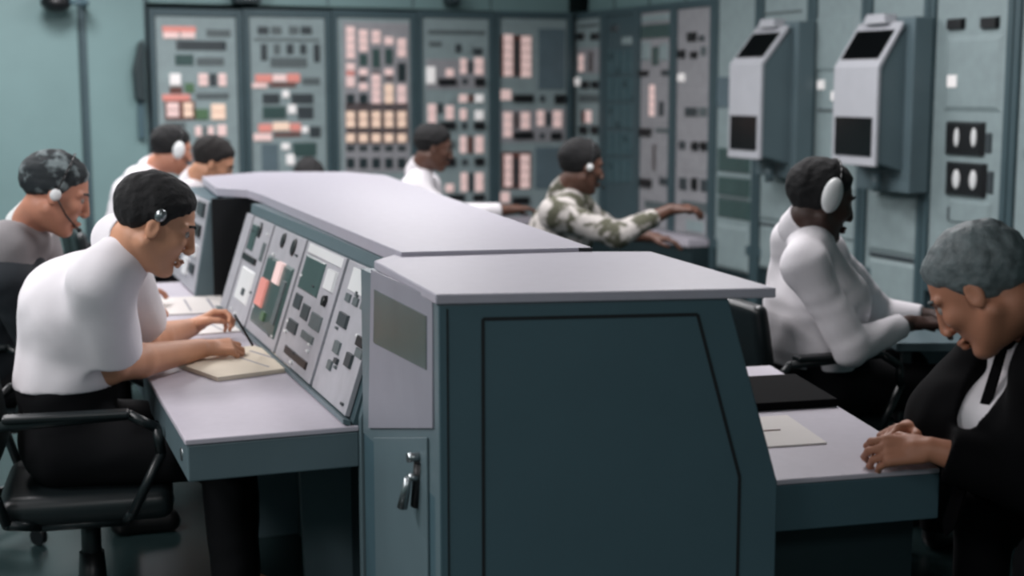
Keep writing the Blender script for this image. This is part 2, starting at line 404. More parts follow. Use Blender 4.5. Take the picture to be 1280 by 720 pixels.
s5 = [('B', 626, 44, 664, 96), ('L', 629, 43, 641, 96), ('D', 643, 48, 649, 96), ('L', 651, 45, 664, 97), ('N', 673, 36, 706, 112), ('L', 626, 112, 639, 125), ('K', 641, 118, 667, 128), ('D', 675, 119, 681, 128), ('K', 693, 118, 707, 130),
      ('C', 624, 137, 707, 178), ('L', 629, 140, 640, 172), ('B', 642, 140, 649, 162), ('L', 651, 140, 662, 162), ('L', 671, 138, 680, 158), ('D', 682, 140, 689, 158), ('L', 691, 138, 702, 160), ('K', 641, 164, 667, 174), ('D', 674, 166, 681, 174), ('K', 688, 165, 702, 175),
      ('B', 627, 190, 664, 236), ('L', 630, 193, 640, 234), ('D', 642, 196, 648, 234), ('L', 650, 193, 662, 236), ('N', 669, 184, 704, 236), ('L', 624, 240, 637, 253), ('K', 640, 246, 662, 256)]
s6 = [('K', 723, 41, 731, 50), ('K', 740, 41, 749, 50), ('M', 724, 30, 748, 34), ('C', 722, 60, 751, 92), ('B', 736, 64, 742, 90), ('L', 725, 68, 730, 90), ('W', 720, 97, 725, 107), ('K', 728, 101, 737, 111), ('K', 741, 101, 750, 111), ('L', 733, 138, 739, 154), ('B', 727, 138, 731, 154),
      ('K', 726, 157, 735, 168), ('K', 740, 157, 749, 168), ('M', 724, 118, 749, 128), ('L', 729, 190, 735, 210), ('K', 726, 214, 735, 224), ('K', 740, 214, 749, 224)]
s7 = [('D', 763, 31, 773, 40), ('H', 778, 46, 790, 56)] + [('V', 760 + 9 * i, 62 + 34 * j, 767 + 9 * i, 92 + 34 * j) for i in range(4) for j in range(5)] + [('T', 763 + 9 * (i % 4), 66 + 17 * i, 766 + 9 * (i % 4), 76 + 17 * i) for i in range(9)]
s8 = [('H', 802, 18, 838, 27), ('S', 801, 30, 838, 48), ('H', 803, 52, 813, 76), ('S', 815, 58, 824, 82), ('H', 826, 54, 835, 76), ('K', 800, 88, 811, 95), ('D', 827, 87, 836, 95), ('C', 802, 100, 838, 155), ('L', 813, 106, 819, 146), ('D', 824, 126, 831, 146),
      ('K', 800, 160, 815, 170), ('M', 820, 160, 836, 166), ('C', 803, 178, 837, 218), ('B', 816, 180, 821, 214), ('K', 801, 223, 815, 234), ('D', 824, 222, 836, 232), ('M', 806, 252, 834, 262)]
s9 = [('K', 861, 40, 871, 52), ('D', 874, 44, 881, 52), ('K', 850, 62, 857, 73), ('K', 865, 64, 872, 73), ('M', 876, 58, 883, 70), ('W', 849, 92, 856, 102), ('D', 856, 134, 872, 146), ('M', 874, 134, 884, 146), ('C', 850, 112, 885, 128), ('D', 849, 176, 857, 187), ('K', 866, 177, 873, 188), ('K', 877, 177, 884, 188),
      ('C', 850, 196, 884, 214), ('D', 849, 222, 859, 238), ('K', 866, 222, 872, 238), ('D', 876, 224, 884, 240), ('M', 852, 252, 884, 264), ('H', 858, 276, 880, 290)]
LZ = 2.115
rack('equipment_rack', 'grey-teal instrument rack with pink and white lamps, at the left end of the lit row', LEFT, LB[0], LB[1], LZ, s1, 'instrument racks along the back')
rack('equipment_rack', 'grey-teal rack with dark windows and two pink-orange lit strips, second from the left end', LEFT, LB[1], LB[2], LZ + .008, s2, 'instrument racks along the back')
rack('equipment_rack', 'rack with five dense columns of glowing peach indicator lamps', LEFT, LB[2], LB[3], LZ + .016, s3, 'instrument racks along the back')
rack('equipment_rack', 'rack with black switches and pale lamps behind the man in dark profile', LEFT, LB[3], LB[4], LZ + .026, s4, 'instrument racks along the back')
rack('equipment_rack', 'rack with tall pairs of pink lit columns beside a blue-grey blank panel, in the corner', LEFT, LB[4], LB[5], LZ + .036, s5, 'instrument racks along the back')
rack('equipment_rack', 'narrow-looking angled rack just right of the corner, above the floral-shirted man', RIGHT, RB[0], RB[1], 2.15, s6, 'instrument racks along the back')
rack('equipment_rack', 'dark slotted rack of small louvered modules on the angled wall', RIGHT, RB[1], RB[2], 2.15, s7, 'instrument racks along the back', facemat='teal_frame')
rack('equipment_rack', 'angled rack with a pale strip over a dark green window at its top', RIGHT, RB[2], RB[3], 2.15, s8, 'instrument racks along the back', facemat='rack_warm')
rack('equipment_rack', 'angled rack with a white button, where the floral-shirted man reaches his hand', RIGHT, RB[3], RB[4], 2.15, s9, 'instrument racks along the back', facemat='rack_warm')
r1 = [('N', 897, 96, 912, 135), ('S', 897, 186, 938, 216), ('S', 897, 222, 938, 246), ('S', 897, 249, 938, 274), ('H', 896, 282, 936, 338), ('D', 908, 296, 921, 306)] + [('M', 899, 226 + 7 * i, 936, 229 + 7 * i) for i in range(7)]
r2 = [('H', 950, 224, 1006, 278), ('H', 950, 284, 1004, 340), ('D', 950, 279, 970, 283), ('M', 955, 14, 1003, 17)]
r3 = [('H', 1020, 20, 1072, 90), ('W', 1024, 100, 1031, 112), ('W', 1041, 114, 1048, 126), ('M', 1022, 136, 1046, 140), ('H', 1020, 230, 1072, 300)]
r4 = [('H', 1086, 240, 1148, 318), ('H', 1086, 326, 1148, 392), ('D', 1086, 319, 1148, 325)]
r5 = [('K', 1186, 23, 1207, 37), ('K', 1228, 21, 1250, 36), ('H', 1182, 44, 1254, 140), ('W', 1186, 93, 1199, 110), ('M', 1187, 112, 1196, 126), ('M', 1232, 98, 1242, 122), ('M', 1205, 47, 1226, 51),
      ('K', 1183, 152, 1232, 195), ('D', 1233, 166, 1240, 192), ('K', 1183, 203, 1234, 246), ('D', 1235, 214, 1242, 243), ('H', 1186, 252, 1240, 280), ('D', 1185, 258, 1193, 276), ('D', 1226, 258, 1234, 276)]
rack('equipment_rack', 'teal rack of ribbed dark panels over a pale plate, left of the hooded display boxes', RIGHT, RB[4], RB[5], 2.55, r1, 'equipment racks along the right wall')
rack('equipment_rack', 'teal rack with pale lower plates behind the farther hooded display', RIGHT, RB[5], RB[6], 2.55, r2, 'equipment racks along the right wall')
rack('equipment_rack', 'teal rack with two small white buttons between the two hooded displays', RIGHT, RB[6], RB[7], 2.55, r3, 'equipment racks along the right wall')
rack('equipment_rack', 'teal rack of plain pale plates under the nearer hooded display', RIGHT, RB[7], RB[8], 2.55, r4, 'equipment racks along the right wall')
rk = rack('equipment_rack', 'pale rack with two black twin-needle meters and two black slots at the top', RIGHT, RB[8], RB[9], 2.55, r5, 'equipment racks along the right wall')
for (x0, y0, x1, y1) in [(1192, 160, 1199, 184), (1213, 160, 1221, 184), (1190, 212, 1200, 236), (1211, 213, 1221, 237)]:
    ta, za = RIGHT.px(x0, y1, .024); tb, zb_ = RIGHT.px(x1, y0, .024)
    c = RIGHT.at((ta + tb) / 2, (za + zb_) / 2, .024); R = np.stack([RIGHT.u, np.array([0, 0, 1.]), RIGHT.n], 1)
    MB().ball(c, ((tb - ta) / 2, (zb_ - za) / 2, .006), 8, 16, R).build('meter_dial', 'white', rk)
rack('equipment_rack', 'pale rack cut by the right edge of the picture', RIGHT, RB[9], RB[10], 2.55, [('H', 1282, 20, 1330, 200), ('H', 1282, 208, 1330, 330)], 'equipment racks along the right wall')

# pale header band over the lit row, and a ledge at its foot
h = thing('rack_header', 'pale teal header panel running over the lit instrument racks', 'panel', LEFT.at(1.6, LZ + .05))
LEFT.rect(0, LB[5], LZ + .04, CEIL - .02, -.45, .38).build('header_panel', 'cab', h)
for t in LB[1:-1]: LEFT.rect(t - .004, t + .004, LZ + .05, CEIL - .03, -.07, .003).build('seam', 'seam', h)
h = thing('rack_header', 'pale teal header panel over the angled instrument racks', 'panel', RIGHT.at(1.1, 2.16))
RIGHT.rect(.01, RB[4], 2.155, CEIL - .02, -.45, .36).build('header_panel', 'cab', h)
for t in RB[1:4]: RIGHT.rect(t - .006, t + .006, 2.155, CEIL - .03, -.09, .004).build('seam', 'seam', h)
h = thing('rack_ledge', 'pale ledge along the foot of the left lit racks', 'shelf', LEFT.at(1.6, .6))
LEFT.rect(.02, LB[5] - .2, .53, .58, .016, .20).build('ledge_board', 'desk', h, bevel=.004)
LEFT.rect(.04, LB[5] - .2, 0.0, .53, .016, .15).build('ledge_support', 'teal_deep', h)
h = thing('rack_ledge', 'pale ledge along the foot of the angled racks, under the reaching arm', 'shelf', RIGHT.at(1.1, .6))
RIGHT.rect(.25, RB[4], .53, .58, .016, .16).build('ledge_board', 'desk', h, bevel=.004)
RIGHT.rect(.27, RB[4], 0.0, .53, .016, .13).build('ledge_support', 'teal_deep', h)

# small dark boxes above the racks
def junction(face, x0, y0, x1, y1, label, th=.12):
    ta, za = face.px(x0, y1, 0); tb, zb_ = face.px(x1, y0, 0)
    b = thing('junction_box', label, 'box', face.at((ta + tb) / 2, za, .0))
    face.rect(ta, tb, za, zb_, -.055, th, taper=.9).build('box_body', 'teal_deep', b, bevel=.006)
    face.rect(ta + (tb - ta) * .35, ta + (tb - ta) * .65, za + (zb_ - za) * .3, za + (zb_ - za) * .7, th - .055, .012).build('box_cover', 'metal', b)
junction(LEFT, 291, -14, 325, 5, 'small dark box with a bright cover above the second lit rack')
junction(LEFT, 557, -16, 572, 7, 'small dark bracket box above the fourth lit rack')

# pale tall cabinets left of the racks
CABF = Face((-2.5 - 2.1 * .911, 10.05 - 2.1 * .4123), (-2.5, 10.05))
for (x0, x1, lab) in [(-60, 105, 'wide pale teal tall cabinet at the far left edge'), (105, 187.5, 'pale teal tall cabinet between the wide cabinet and the lit racks')]:
    ta = max(CABF.px(x0, 100)[0], .0); tb = CABF.px(x1, 100)[0]
    cb = thing('tall_cabinet', lab, 'cabinet', CABF.at((ta + tb) / 2, 0))
    CABF.rect(ta + .004, tb - .012, 0.0, CEIL - .05, -.5, .5).build('carcass', 'teal_frame', cb)
    CABF.rect(ta + .012, tb - .03, .1, CEIL - .08, .0, .02).build('door', 'cab', cb, bevel=.004)
CABF.rect(CABF.px(100, 60)[0], CABF.px(108, 60)[0], 0.0, CEIL - .05, .0, .035).build('trim_1', 'teal_frame', kind='structure', bevel=.004)
# dark things hanging there
hs = thing('wall_handset', 'dark handset-shaped box hanging beside the left end of the lit racks', 'handset', onwall(170, 125, CABF.p, CABF.q))
ta, za = CABF.px(165, 128); tb, zb_ = CABF.px(176, 50)
tm = (ta + tb) / 2
pv = [CABF.at(ta + .01, za + .02, .02), CABF.at(tb, za, .02), CABF.at(tb, zb_, .02), CABF.at(tm + .01, zb_ - .02, .02), CABF.at(ta, (za + zb_) / 2, .02)]
MB().prism(pv, CABF.n * .10).build('handset_body', 'teal_deep', hs, bevel=.01)
CABF.rect(tb - .045, tb - .005, za - .25, za + .04, .02, .05).build('handset_cord_box', 'teal_dark', hs, bevel=.006)
lp = thing('spot_lamp', 'black rounded lamp head hanging high in front of the wide pale cabinet', 'lamp', onwall(70, 0, CABF.p + CABF.n * .2, CABF.q + CABF.n * .2))
c = onwall(70, 3, CABF.p + CABF.n * .2, CABF.q + CABF.n * .2)
MB().ball(c, (.10, .10, .07)).build('lamp_head', 'black', lp)
MB().cyl(c + [0, 0, .05], (c[0], c[1], CEIL), .018).build('stem', 'black', lp)
MB().tube([c + [.05, 0, .0], c + [.20, 0, .0], c + CABF.u * .20 - CABF.n * .17 + [0, 0, -.02]], .018).build('bracket_arm', 'teal_dark', lp)

# ================================================================= HOODED DISPLAY BOXES on the right wall
def hood(label, tn, w, D, z0, z1, zt, zb):
    r = thing('hooded_display', label, 'display', RIGHT.at(tn - w / 2, zb), 'hooded display boxes on the right wall')
    A = lambda t, d, z: RIGHT.at(t, z, d)
    b = .14
    RIGHT.rect(tn - w - .03, tn + .05, zb, zt + .05, .02, b - .02).build('mounting_box', 'teal', r, bevel=.006)
    prof = [(D, z0), (D, z1), (b + .02, zt - .02), (b, zt), (b, z0 - .05)]
    MB().prism([A(tn - w + .012, d, z) for d, z in prof], RIGHT.u * (w - .024)).build('housing', 'teal', r, bevel=.004)
    # pale front bezel: vertical lower face, sloping upper face
    f = MB(); th = .022
    f.prism([A(tn - w, D, z0 - .02), A(tn - w, D, z1), A(tn - w, b + .03, zt), A(tn - w, b + .03, zt + .03), A(tn - w, D + th, z1 + .01), A(tn - w, D + th, z0 - .02)], RIGHT.u * w)
    f.build('front_bezel', 'disp', r, bevel=.004)
    ob = MB(); o = A(tn - w + .03, D + th, z0 + .03); ob.obox(o, RIGHT.u * (w - .06), (0, 0, .20), RIGHT.n * .006); ob.build('lower_screen', 'blackglass', r)
    p0 = np.array([D + th, z1 + .01]); p1 = np.array([b + .03, zt + .03]); dv = p1 - p0; nv = np.array([dv[1], -dv[0]]); nv = nv / np.linalg.norm(nv)
    q0 = p0 + dv * .16 + nv * .0; q1 = p0 + dv * .80
    up = RIGHT.n * (q1[0] - q0[0]) + np.array([0, 0, q1[1] - q0[1]])
    o = A(tn - w + .03, q0[0], q0[1]); nn = RIGHT.n * nv[0] + np.array([0, 0, nv[1]])
    MB().obox(o, RIGHT.u * (w - .06), up, nn * .006).build('sloping_screen', 'blackglass', r)
    c = A(tn - w * .4, b + .05, z0 - .06)
    MB().cyl(c, c + np.array([0, 0, -.10]), .028).build('cable_gland', 'teal', r)
    # warm top lamp cover
    MB().obox(A(tn - w * .75, b - .02, zt + .02), RIGHT.u * (w * .5), RIGHT.n * .10, (0, 0, .05), .8).build('top_cap', 'disp', r, bevel=.005)
hood('farther grey hooded display box with two black screens', RB0 + 1.11, .345, .33, 1.18, 1.70, 1.90, 1.05)
hood('nearer grey hooded display box with two black screens', RB0 + 2.15, .375, .30, 1.19, 1.67, 1.88, 1.03)

# ================================================================= CONTROL CONSOLES
ZT = 1.16; ZD = .74
PA = np.array([-.40, 3.49, 0.0])                     # near end of the left console row, foot of the sloping panels
DU = np.array([-.347, .938, 0.0]); DN = np.array([-.938, -.347, 0.0])   # along the row (away), towards the seated men
def CP(d, n, z): return PA + DU * d + DN * n + np.array([0, 0, z])
TBX, ZP0, ZP1 = .115, .752, 1.108                    # the sloping panel leans back by TBX between ZP0 and ZP1
SL_UP = DN * -TBX + np.array([0, 0, ZP1 - ZP0]); SL_N = nrm(np.cross(SL_UP, DU)); SL_N = SL_N if SL_N.dot(DN) > 0 else -SL_N
def slope_rect(d0, d1, v0, v1, off, th, mb=None, taper=1.0):
    mb = mb or MB()
    return mb.obox(CP(d0, 0, ZP0) + SL_UP * v0 + SL_N * off, DU * (d1 - d0), SL_UP * (v1 - v0), SL_N * th, taper)

DB, DG = 2.02, 2.36
con = thing('control_console', 'long pale-topped grey-teal control console with sloping instrument panels over a long desk shelf', 'console', CP(1.0, -.2, 0))
topB = [CP(-.03, -.125, 0)[:2], (.201, 3.62), (-.585, 6.66), (-.80, 6.92), (-1.20, 6.92), CP(3.22, -.115, 0)[:2], CP(2.45, -.06, 0)[:2], CP(2.30, -.16, 0)[:2], CP(2.02, -.165, 0)[:2]]
topB = [(float(a), float(b)) for a, b in topB]
ZB = ZT + .012
MB().slab(topB, ZB - .034, ZB).build('top', 'top', con, bevel=.003)
MB().slab([(-.30, 3.600), (.203, 3.613), (.203, 3.619), (-.30, 3.606)], ZT - .02, ZT + .0105).build('seam_strip', 'seam', con)
MB().prism([CP(-.02, -.122, ZP1 - .002), CP(-.02, -.126, ZB - .035), CP(-.02, -.20, ZB - .035), CP(-.02, -.20, ZP1 - .04), CP(-.02, -.13, ZP1 - .03)], DU * (DB + .02)).build('fascia', 'teal', con)
# body under the top: core from floor to top
core = [CP(.0, -.20, 0)[:2], (.17, 3.70), (-.60, 6.60), (-1.1, 6.75), CP(3.0, -.22, 0)[:2]]
MB().slab([(float(a), float(b)) for a, b in core], .0, ZT - .025).build('core', 'teal_dark', con)
# near end plate, profile like the console
prof = [(-.20, 0), (.0, 0), (.0, ZD - .10), (.0, ZP0 - .02), (-.055, ZP0 + .20), (-.10, ZT - .03), (-.20, ZT - .03)]
MB().prism([CP(-.02, n, z) for n, z in [(-.19, 0), (-.02, 0), (-.02, ZD + .02), (-.115, ZT - .03), (-.19, ZT - .03)]], DU * .028).build('end_plate', 'teal', con, bevel=.002)
for d in (.70, 1.5, 2.2):
    MB().prism([CP(d, n, z) for n, z in [(-.20, 0), (-.03, 0), (-.01, ZD - .12), (-.20, ZD - .12)]], DU * .03).build('knee_panel', 'teal', con)
MB().obox(CP(.04, -.19, 0), DU * 2.3, (0, 0, .64), DN * .02).build('modesty_panel', 'teal_deep', con)  # deep teal paints in the dark of the space under the desk
# desk shelf
MB().obox(CP(-.005, -.02, ZD - .014), DU * 2.88, DN * .425, (0, 0, .014)).build('desk_top', 'desk', con, bevel=.003)
MB().obox(CP(-.002, -.02, ZD - .105), DU * 2.87, DN * .42, (0, 0, .09)).build('desk_apron', 'teal', con, bevel=.004)
c = CP(.10, .385, ZD - .06)
MB().cyl(c, c + DN * .018, .016).build('apron_button', 'metal', con)
MB().obox(CP(0, .0, ZD), DU * DB, SL_N * .02, (0, 0, .012)).build('panel_foot_strip', 'teal', con)
# the four sloping panels
PB = [0.02, .43, .95, 1.47, 1.86]
sl = MB(); slope_rect(-.0, DB, -.02, 1.03, -.06, .052, sl); sl.build('panel_carrier', 'teal_frame', con)
def pan(d0, d1, m='panel'):
    return slope_rect(d0 + .016, d1 - .014, .01, .985, -.006, .014).build('instrument_panel', m, con, bevel=.002)
def on(par, d0, d1, u0, v0, u1, v1, name, m, th=.004, dial=False):
    # u runs away from the camera (0 near, 1 far), v up the slope
    a, b = d0 + (d1 - d0) * u0, d0 + (d1 - d0) * u1
    if dial:
        ctr = CP((a + b) / 2, 0, ZP0) + SL_UP * (v0 + v1) / 2 + SL_N * .008
        MB().cyl(ctr, ctr + SL_N * th, abs(b - a) / 4.2, abs(b - a) / 2 * .4).build(name, m, par)
    else: slope_rect(a, b, v0, v1, .008, th, taper=.92).build(name, m, par)
p = pan(PB[0], PB[1]); A = (p, PB[0], PB[1])
on(*A, .10, .78, .80, .95, 'pale_plate', 'white', .004)
for u, v in ((.25, .70), (.45, .70), (.65, .70)): on(*A, u, v, u + .12, v + .06, 'label_strip', 'midgrey', .005)
on(*A, .55, .52, .78, .62, 'selector_switch', 'darkgrey', .008); on(*A, .06, .66, .16, .94, 'display_window', 'midgrey')
on(*A, .04, .40, .20, .46, 'label_strip', 'midgrey'); on(*A, .05, .47, .22, .54, 'selector_switch', 'black', .008)
on(*A, .20, .30, .34, .40, 'toggle_switch', 'darkgrey', .008); on(*A, .55, .33, .70, .42, 'toggle_switch', 'midgrey', .006); on(*A, .62, .20, .72, .27, 'toggle_switch', 'midgrey', .006); on(*A, .50, .27, .58, .31, 'toggle_switch', 'darkgrey', .008)
p = pan(PB[1], PB[2]); A = (p, PB[1], PB[2])
on(*A, .08, .90, .92, .975, 'pale_plate', 'white', .004); on(*A, .40, .60, .90, .88, 'display_window', 'screen_green'); on(*A, .10, .70, .30, .86, 'pale_plate', 'white', .008)
on(*A, .12, .58, .26, .66, 'knob', 'black', .012, True); on(*A, .46, .40, .64, .52, 'display_window', 'darkgrey'); on(*A, .70, .44, .88, .56, 'display_window', 'darkgrey')
on(*A, .14, .38, .40, .50, 'label_strip', 'midgrey'); on(*A, .62, .25, .86, .35, 'selector_switch', 'darkgrey', .006); on(*A, .2, .27, .5, .33, 'label_strip', 'midgrey'); on(*A, .18, .08, .78, .14, 'card_slot', 'black', .004)
p = pan(PB[2], PB[3]); A = (p, PB[2], PB[3])
on(*A, .50, .84, .72, .95, 'dial', 'black', .006, True); on(*A, .16, .82, .40, .94, 'dial', 'black', .006, True)
on(*A, .10, .10, .90, .72, 'display_window', 'screen_green', .006); on(*A, .62, .26, .84, .52, 'indicator_lamp', 'lit_red', .014); on(*A, .34, .52, .52, .72, 'indicator_lamp', 'lit', .014)
on(*A, .30, .30, .46, .44, 'pale_plate', 'white', .005); on(*A, .62, .12, .86, .20, 'pale_plate', 'white', .005); on(*A, .14, .20, .24, .60, 'label_strip', 'midgrey', .012); on(*A, .44, .18, .54, .26, 'green_lamp', 'green', .014)
p = pan(PB[3], PB[4]); A = (p, PB[3], PB[4])
on(*A, .38, .80, .66, .95, 'dial', 'black', .006, True); on(*A, .3, .56, .95, .62, 'selector_switch', 'black', .008); on(*A, .62, .66, .9, .92, 'display_window', 'screen_green')
on(*A, .2, .18, .8, .50, 'pale_plate', 'white', .006); on(*A, .35, .25, .5, .32, 'toggle_switch', 'darkgrey', .008); on(*A, .1, .62, .22, .80, 'display_window', 'midgrey')
p = pan(PB[4], DB)
MB().obox(CP(DB + .004, -.195, ZD), DU * .335, (0, 0, ZT - ZD - .024), DN * .02).build('painted_gap_shade', 'black', con)  # black sheet painting in the shade of the open gap between banks
MB().obox(CP(DG - .012, -.20, ZD), DN * .175, (0, 0, ZT - ZD - .024), DU * .011).build('painted_gap_shade_side', 'black', con)  # gap shade carried on as black over the far bank's near end
rng = random.Random(4)
for pi, (a0, a1) in enumerate(zip(PB[:-1], PB[1:])):
    holder = [o for o in con.children if o.name.startswith('instrument_panel')][pi]
    for k in range(9):
        u = rng.choice([.12, .22, .5, .74, .84]); v = .04 + .93 * rng.random()
        on(holder, a0, a1, u, v, u + .05, v + .018, 'toggle_switch', rng.choice(['midgrey', 'white', 'darkgrey']), .006)
# far bank: panels slightly proud, seen past the dark gap
MB().prism([CP(DG, n, z) for n, z in [(-.08, ZD), (.05, ZD), (-.02, ZT - .04), (-.08, ZT - .024), (-.12, ZT - .024)]], DU * .02).build('far_bank_cheek', 'teal', con)
MB().prism([CP(DG + .02, n, z) for n, z in [(-.26, ZD), (.035, ZD), (-.035, ZT - .04), (-.26, ZT - .024)]], DU * .86).build('far_bank_body', 'teal_dark', con)
FU = DN * -.07 + np.array([0, 0, .38]); FN = nrm(np.cross(FU, DU)); FN = FN if FN.dot(DN) > 0 else -FN
for i in range(2):
    d0 = DG + .02 + .43 * i
    q = MB().obox(CP(d0 + .01, .037, ZD + .01), DU * .41, FU * .97, FN * .012).build('instrument_panel', 'panel', con)
    for j, (u0, v0, u1, v1, m) in enumerate([(.1, .80, .5, .94, 'darkgrey'), (.6, .78, .9, .95, 'white'), (.15, .58, .40, .70, 'black'), (.55, .55, .88, .70, 'midgrey'), (.2, .36, .8, .48, 'white'), (.2, .18, .45, .28, 'darkgrey'), (.6, .12, .85, .30, 'white')]):
        MB().obox(CP(d0 + .41 * u0 + .01, .037, ZD + .01) + FU * v0 + FN * .012, DU * .41 * (u1 - u0), FU * (v1 - v0), FN * .012).build(['display_window', 'pale_plate', 'selector_switch', 'label_strip', 'pale_plate', 'display_window', 'pale_plate'][j], m, q)

# ---- wedge-shaped end unit with the big dark end panel
EN, ER = np.array([-.148, 2.859, 0.]), np.array([.538, 2.952, 0.])
EU = nrm(ER - EN); EF = np.array([EU[1], -EU[0], 0.])     # along the panel, towards the camera
def EP(t, z, off=0.0): return EN + EU * t + EF * off + np.array([0, 0, z])
end = thing('console_end_unit', 'wedge-shaped dark teal console end cabinet with pale top and recessed end panel, nearest the camera', 'cabinet', EP(.35, 0, -.4))
MB().slab([tuple(EP(-.006, 0, .006)[:2]), tuple(EP(.70, 0, .006)[:2]), (.352, 3.617), (.205, 3.617), (-.285, 3.585), (-.330, 3.42)], ZT - .020, ZT + .001).build('top', 'top', end, bevel=.003)
def slab_end(pts, off, th): return MB().prism([EP(t, z, off) for t, z in pts], EF * -th)
WB = .715
slab_end([(0.0, 0), (WB, 0), (WB, .745), (.600, ZT - .021), (0.0, ZT - .021)], .0, .05).build('end_panel', 'teal_dark', end, bevel=.003)
# recessed field outlined by a groove
gz = MB()
for (a, b) in [((.09, .02), (.09, 1.108)), ((.09, 1.108), (.535, 1.108)), ((.535, 1.108), (.632, .76)), ((.632, .76), (.632, .02))]:
    a3, b3 = EP(*a), EP(*b); d = nrm(b3 - a3); w = np.cross(d, EF) * .0035
    gz.obox(a3 - w - EF * .004, w * 2, b3 - a3, EF * .0052)
gz.build('groove', 'seam', end)
MB().obox(EP(.016, .0, -.004), EU * .004, (0, 0, ZT - .03), EF * .0052).build('corner_seam', 'seam', end)
# left side: corner post, window recess, slanting shelf and door
Lp = np.array([-.148, 2.859, 0.]); Lq = CP(-.03, -.06, 0)
Lq = np.array([-.372, 3.470, 0.]); LU = nrm(Lq - Lp); LN = np.array([-LU[1], LU[0], 0.]); LL = np.linalg.norm(Lq - Lp)
def SP(t, z, off=0.0): return Lp + LU * t + LN * off + np.array([0, 0, z])
MB().obox(SP(.0, 0), LU * .035, (0, 0, ZT - .022), -LN * .05).build('corner_post', 'teal', end, bevel=.003)
MB().obox(SP(.035, 0, -.004), LU * (LL - .05), (0, 0, ZD - .012), -LN * .14).build('lower_body', 'teal_dark', end)
MB().obox(SP(.035, ZD - .012, -.004), LU * (LL - .04), (0, 0, ZT - ZD - .012), -LN * .16).build('upper_body', 'teal', end)
def SQ(x, y, off=0.0):
    h = onwall(x, y, Lp + LN * off, Lq + LN * off); return h
pl = [SQ(541, 372), SQ(464, 337), SQ(461, 535), SQ(541, 535)]
MB().prism([p - LN * .003 for p in pl], LN * .004).build('pale_side_plate', 'side_pale', end)
MB().prism([SQ(534, 395), SQ(469, 362), SQ(468, 428), SQ(534, 462)], LN * .003).build('dark_window', 'screen_green', end)
da, db = SQ(468, 547), SQ(534, 547)
MB().prism([p - LN * .003 for p in (da, db, db * [1, 1, 0] + [0, 0, .03], da * [1, 1, 0] + [0, 0, .03])], LN * .005).build('door', 'teal', end, bevel=.0015)
h0, h1, h2 = SQ(525, 571), SQ(525, 596), SQ(522, 632)
hd = MB().cyl(h0, h0 + LN * .028, .010).cyl(h1 + LN * .004, h1 + LN * .026, .008).cyl(h1 + LN * .026, h2 + LN * .034, .008, .012)
hd.build('handle', 'metal', end)
MB().cyl(h0 - [0, 0, .012] + LN * .001, h2 + LN * .003, .013).build('handle_plate', 'black', end)
MB().prism([EP(t, z, -.052) for t, z in [(.16, 0), (.705, 0), (.705, .742), (.592, ZT - .022), (.16, ZT - .022)]], (-.14, .50, 0)).build('inner_body', 'teal_dark', end)
# ---- right desk
RU = np.array([-.135, .991, 0.]); RN = np.array([.965, .255, 0.])
d0 = np.array([.573, 2.993, 0.])
dk = thing('desk', 'grey-teal desk with pale top at the right, under the folded hands', 'desk', d0 + RU * .5 + RN * .15)
q = [d0 - RN * .02, d0 + RN * .385, d0 + RN * .385 + RU * 1.2, d0 - RN * .02 + RU * 1.2]
# back edge follows the console side
q[3] = d0 + RU * 1.2 - RN * .02
MB().slab([tuple(v[:2]) for v in q], ZD - .012, ZD).build('desk_top', 'desk', dk, bevel=.003)
MB().slab([tuple(v[:2]) for v in q], ZD - .115, ZD - .0125).build('apron', 'teal_dark', dk, bevel=.003)
MB().obox(d0 + RU * .10 - RN * .018, RN * .388, RU * .03, (0, 0, ZD - .116)).build('void_shade_panel', 'teal_deep', dk)  # added dark sheet, stands for the unlit void below the desk
# paper and black binder on it
pp = thing('paper_sheet', 'white paper sheets lying open on the right desk beside the folded hands', 'paper', d0 + RU * .36 + RN * .1 + [0, 0, ZD])
MB().obox(d0 + RU * .26 + RN * .0 + [0, 0, ZD + .0005], RN * .21, RU * .29, (0, 0, .004)).build('sheet', 'paper', pp)
MB().obox(d0 + RU * .40 + RN * .0 + [0, 0, ZD + .0045], RN * .14, RU * .006, (0, 0, .002)).build('fold', 'brown', pp)
bd = thing('binder', 'black binder lying across the far part of the right desk', 'binder', d0 + RU * .78 + RN * .2 + [0, 0, ZD])
MB().obox(d0 + RU * .62 - RN * .01 + [0, 0, ZD + .0005], RN * .39, RU * .34, (0, 0, .022)).build('cover', 'suit', bd, bevel=.004)

# ---- papers on the left desk
def sheet(dd, n0, w, l, rot, label, m='paper', th=.005, name='paper_sheet', cat='paper', lines=True):
    c = CP(dd, n0, ZD + .001); ca, sa = math.cos(rot), math.sin(rot)
    u = DU * ca + DN * sa; v = -DU * sa + DN * ca
    t = thing(name, label, cat, c)
    MB().obox(c - u * l / 2 - v * w / 2, u * l, v * w, (0, 0, th)).build('sheet', m, t)
    if lines: MB().obox(c - u * l * .3 - v * w * .35 + [0, 0, th], u * l * .6, v * w * .03, (0, 0, .0006)).obox(c - u * l * .38 - v * w * .1 + [0, 0, th], u * l * .7, v * w * .02, (0, 0, .0006)).build('printed_lines', 'ink', t)
    return t
sheet(.90, .13, .32, .40, .30, 'cream writing pad under the hands of the man in the short-sleeved shirt', 'paper_cream', .012)
sheet(1.62, .12, .34, .30, .12, 'white chart sheet on the left desk just beyond the writing man', 'paper')
sheet(2.15, .14, .36, .44, -.05, 'white log sheet farthest along the left desk, under the row of panels', 'paper')

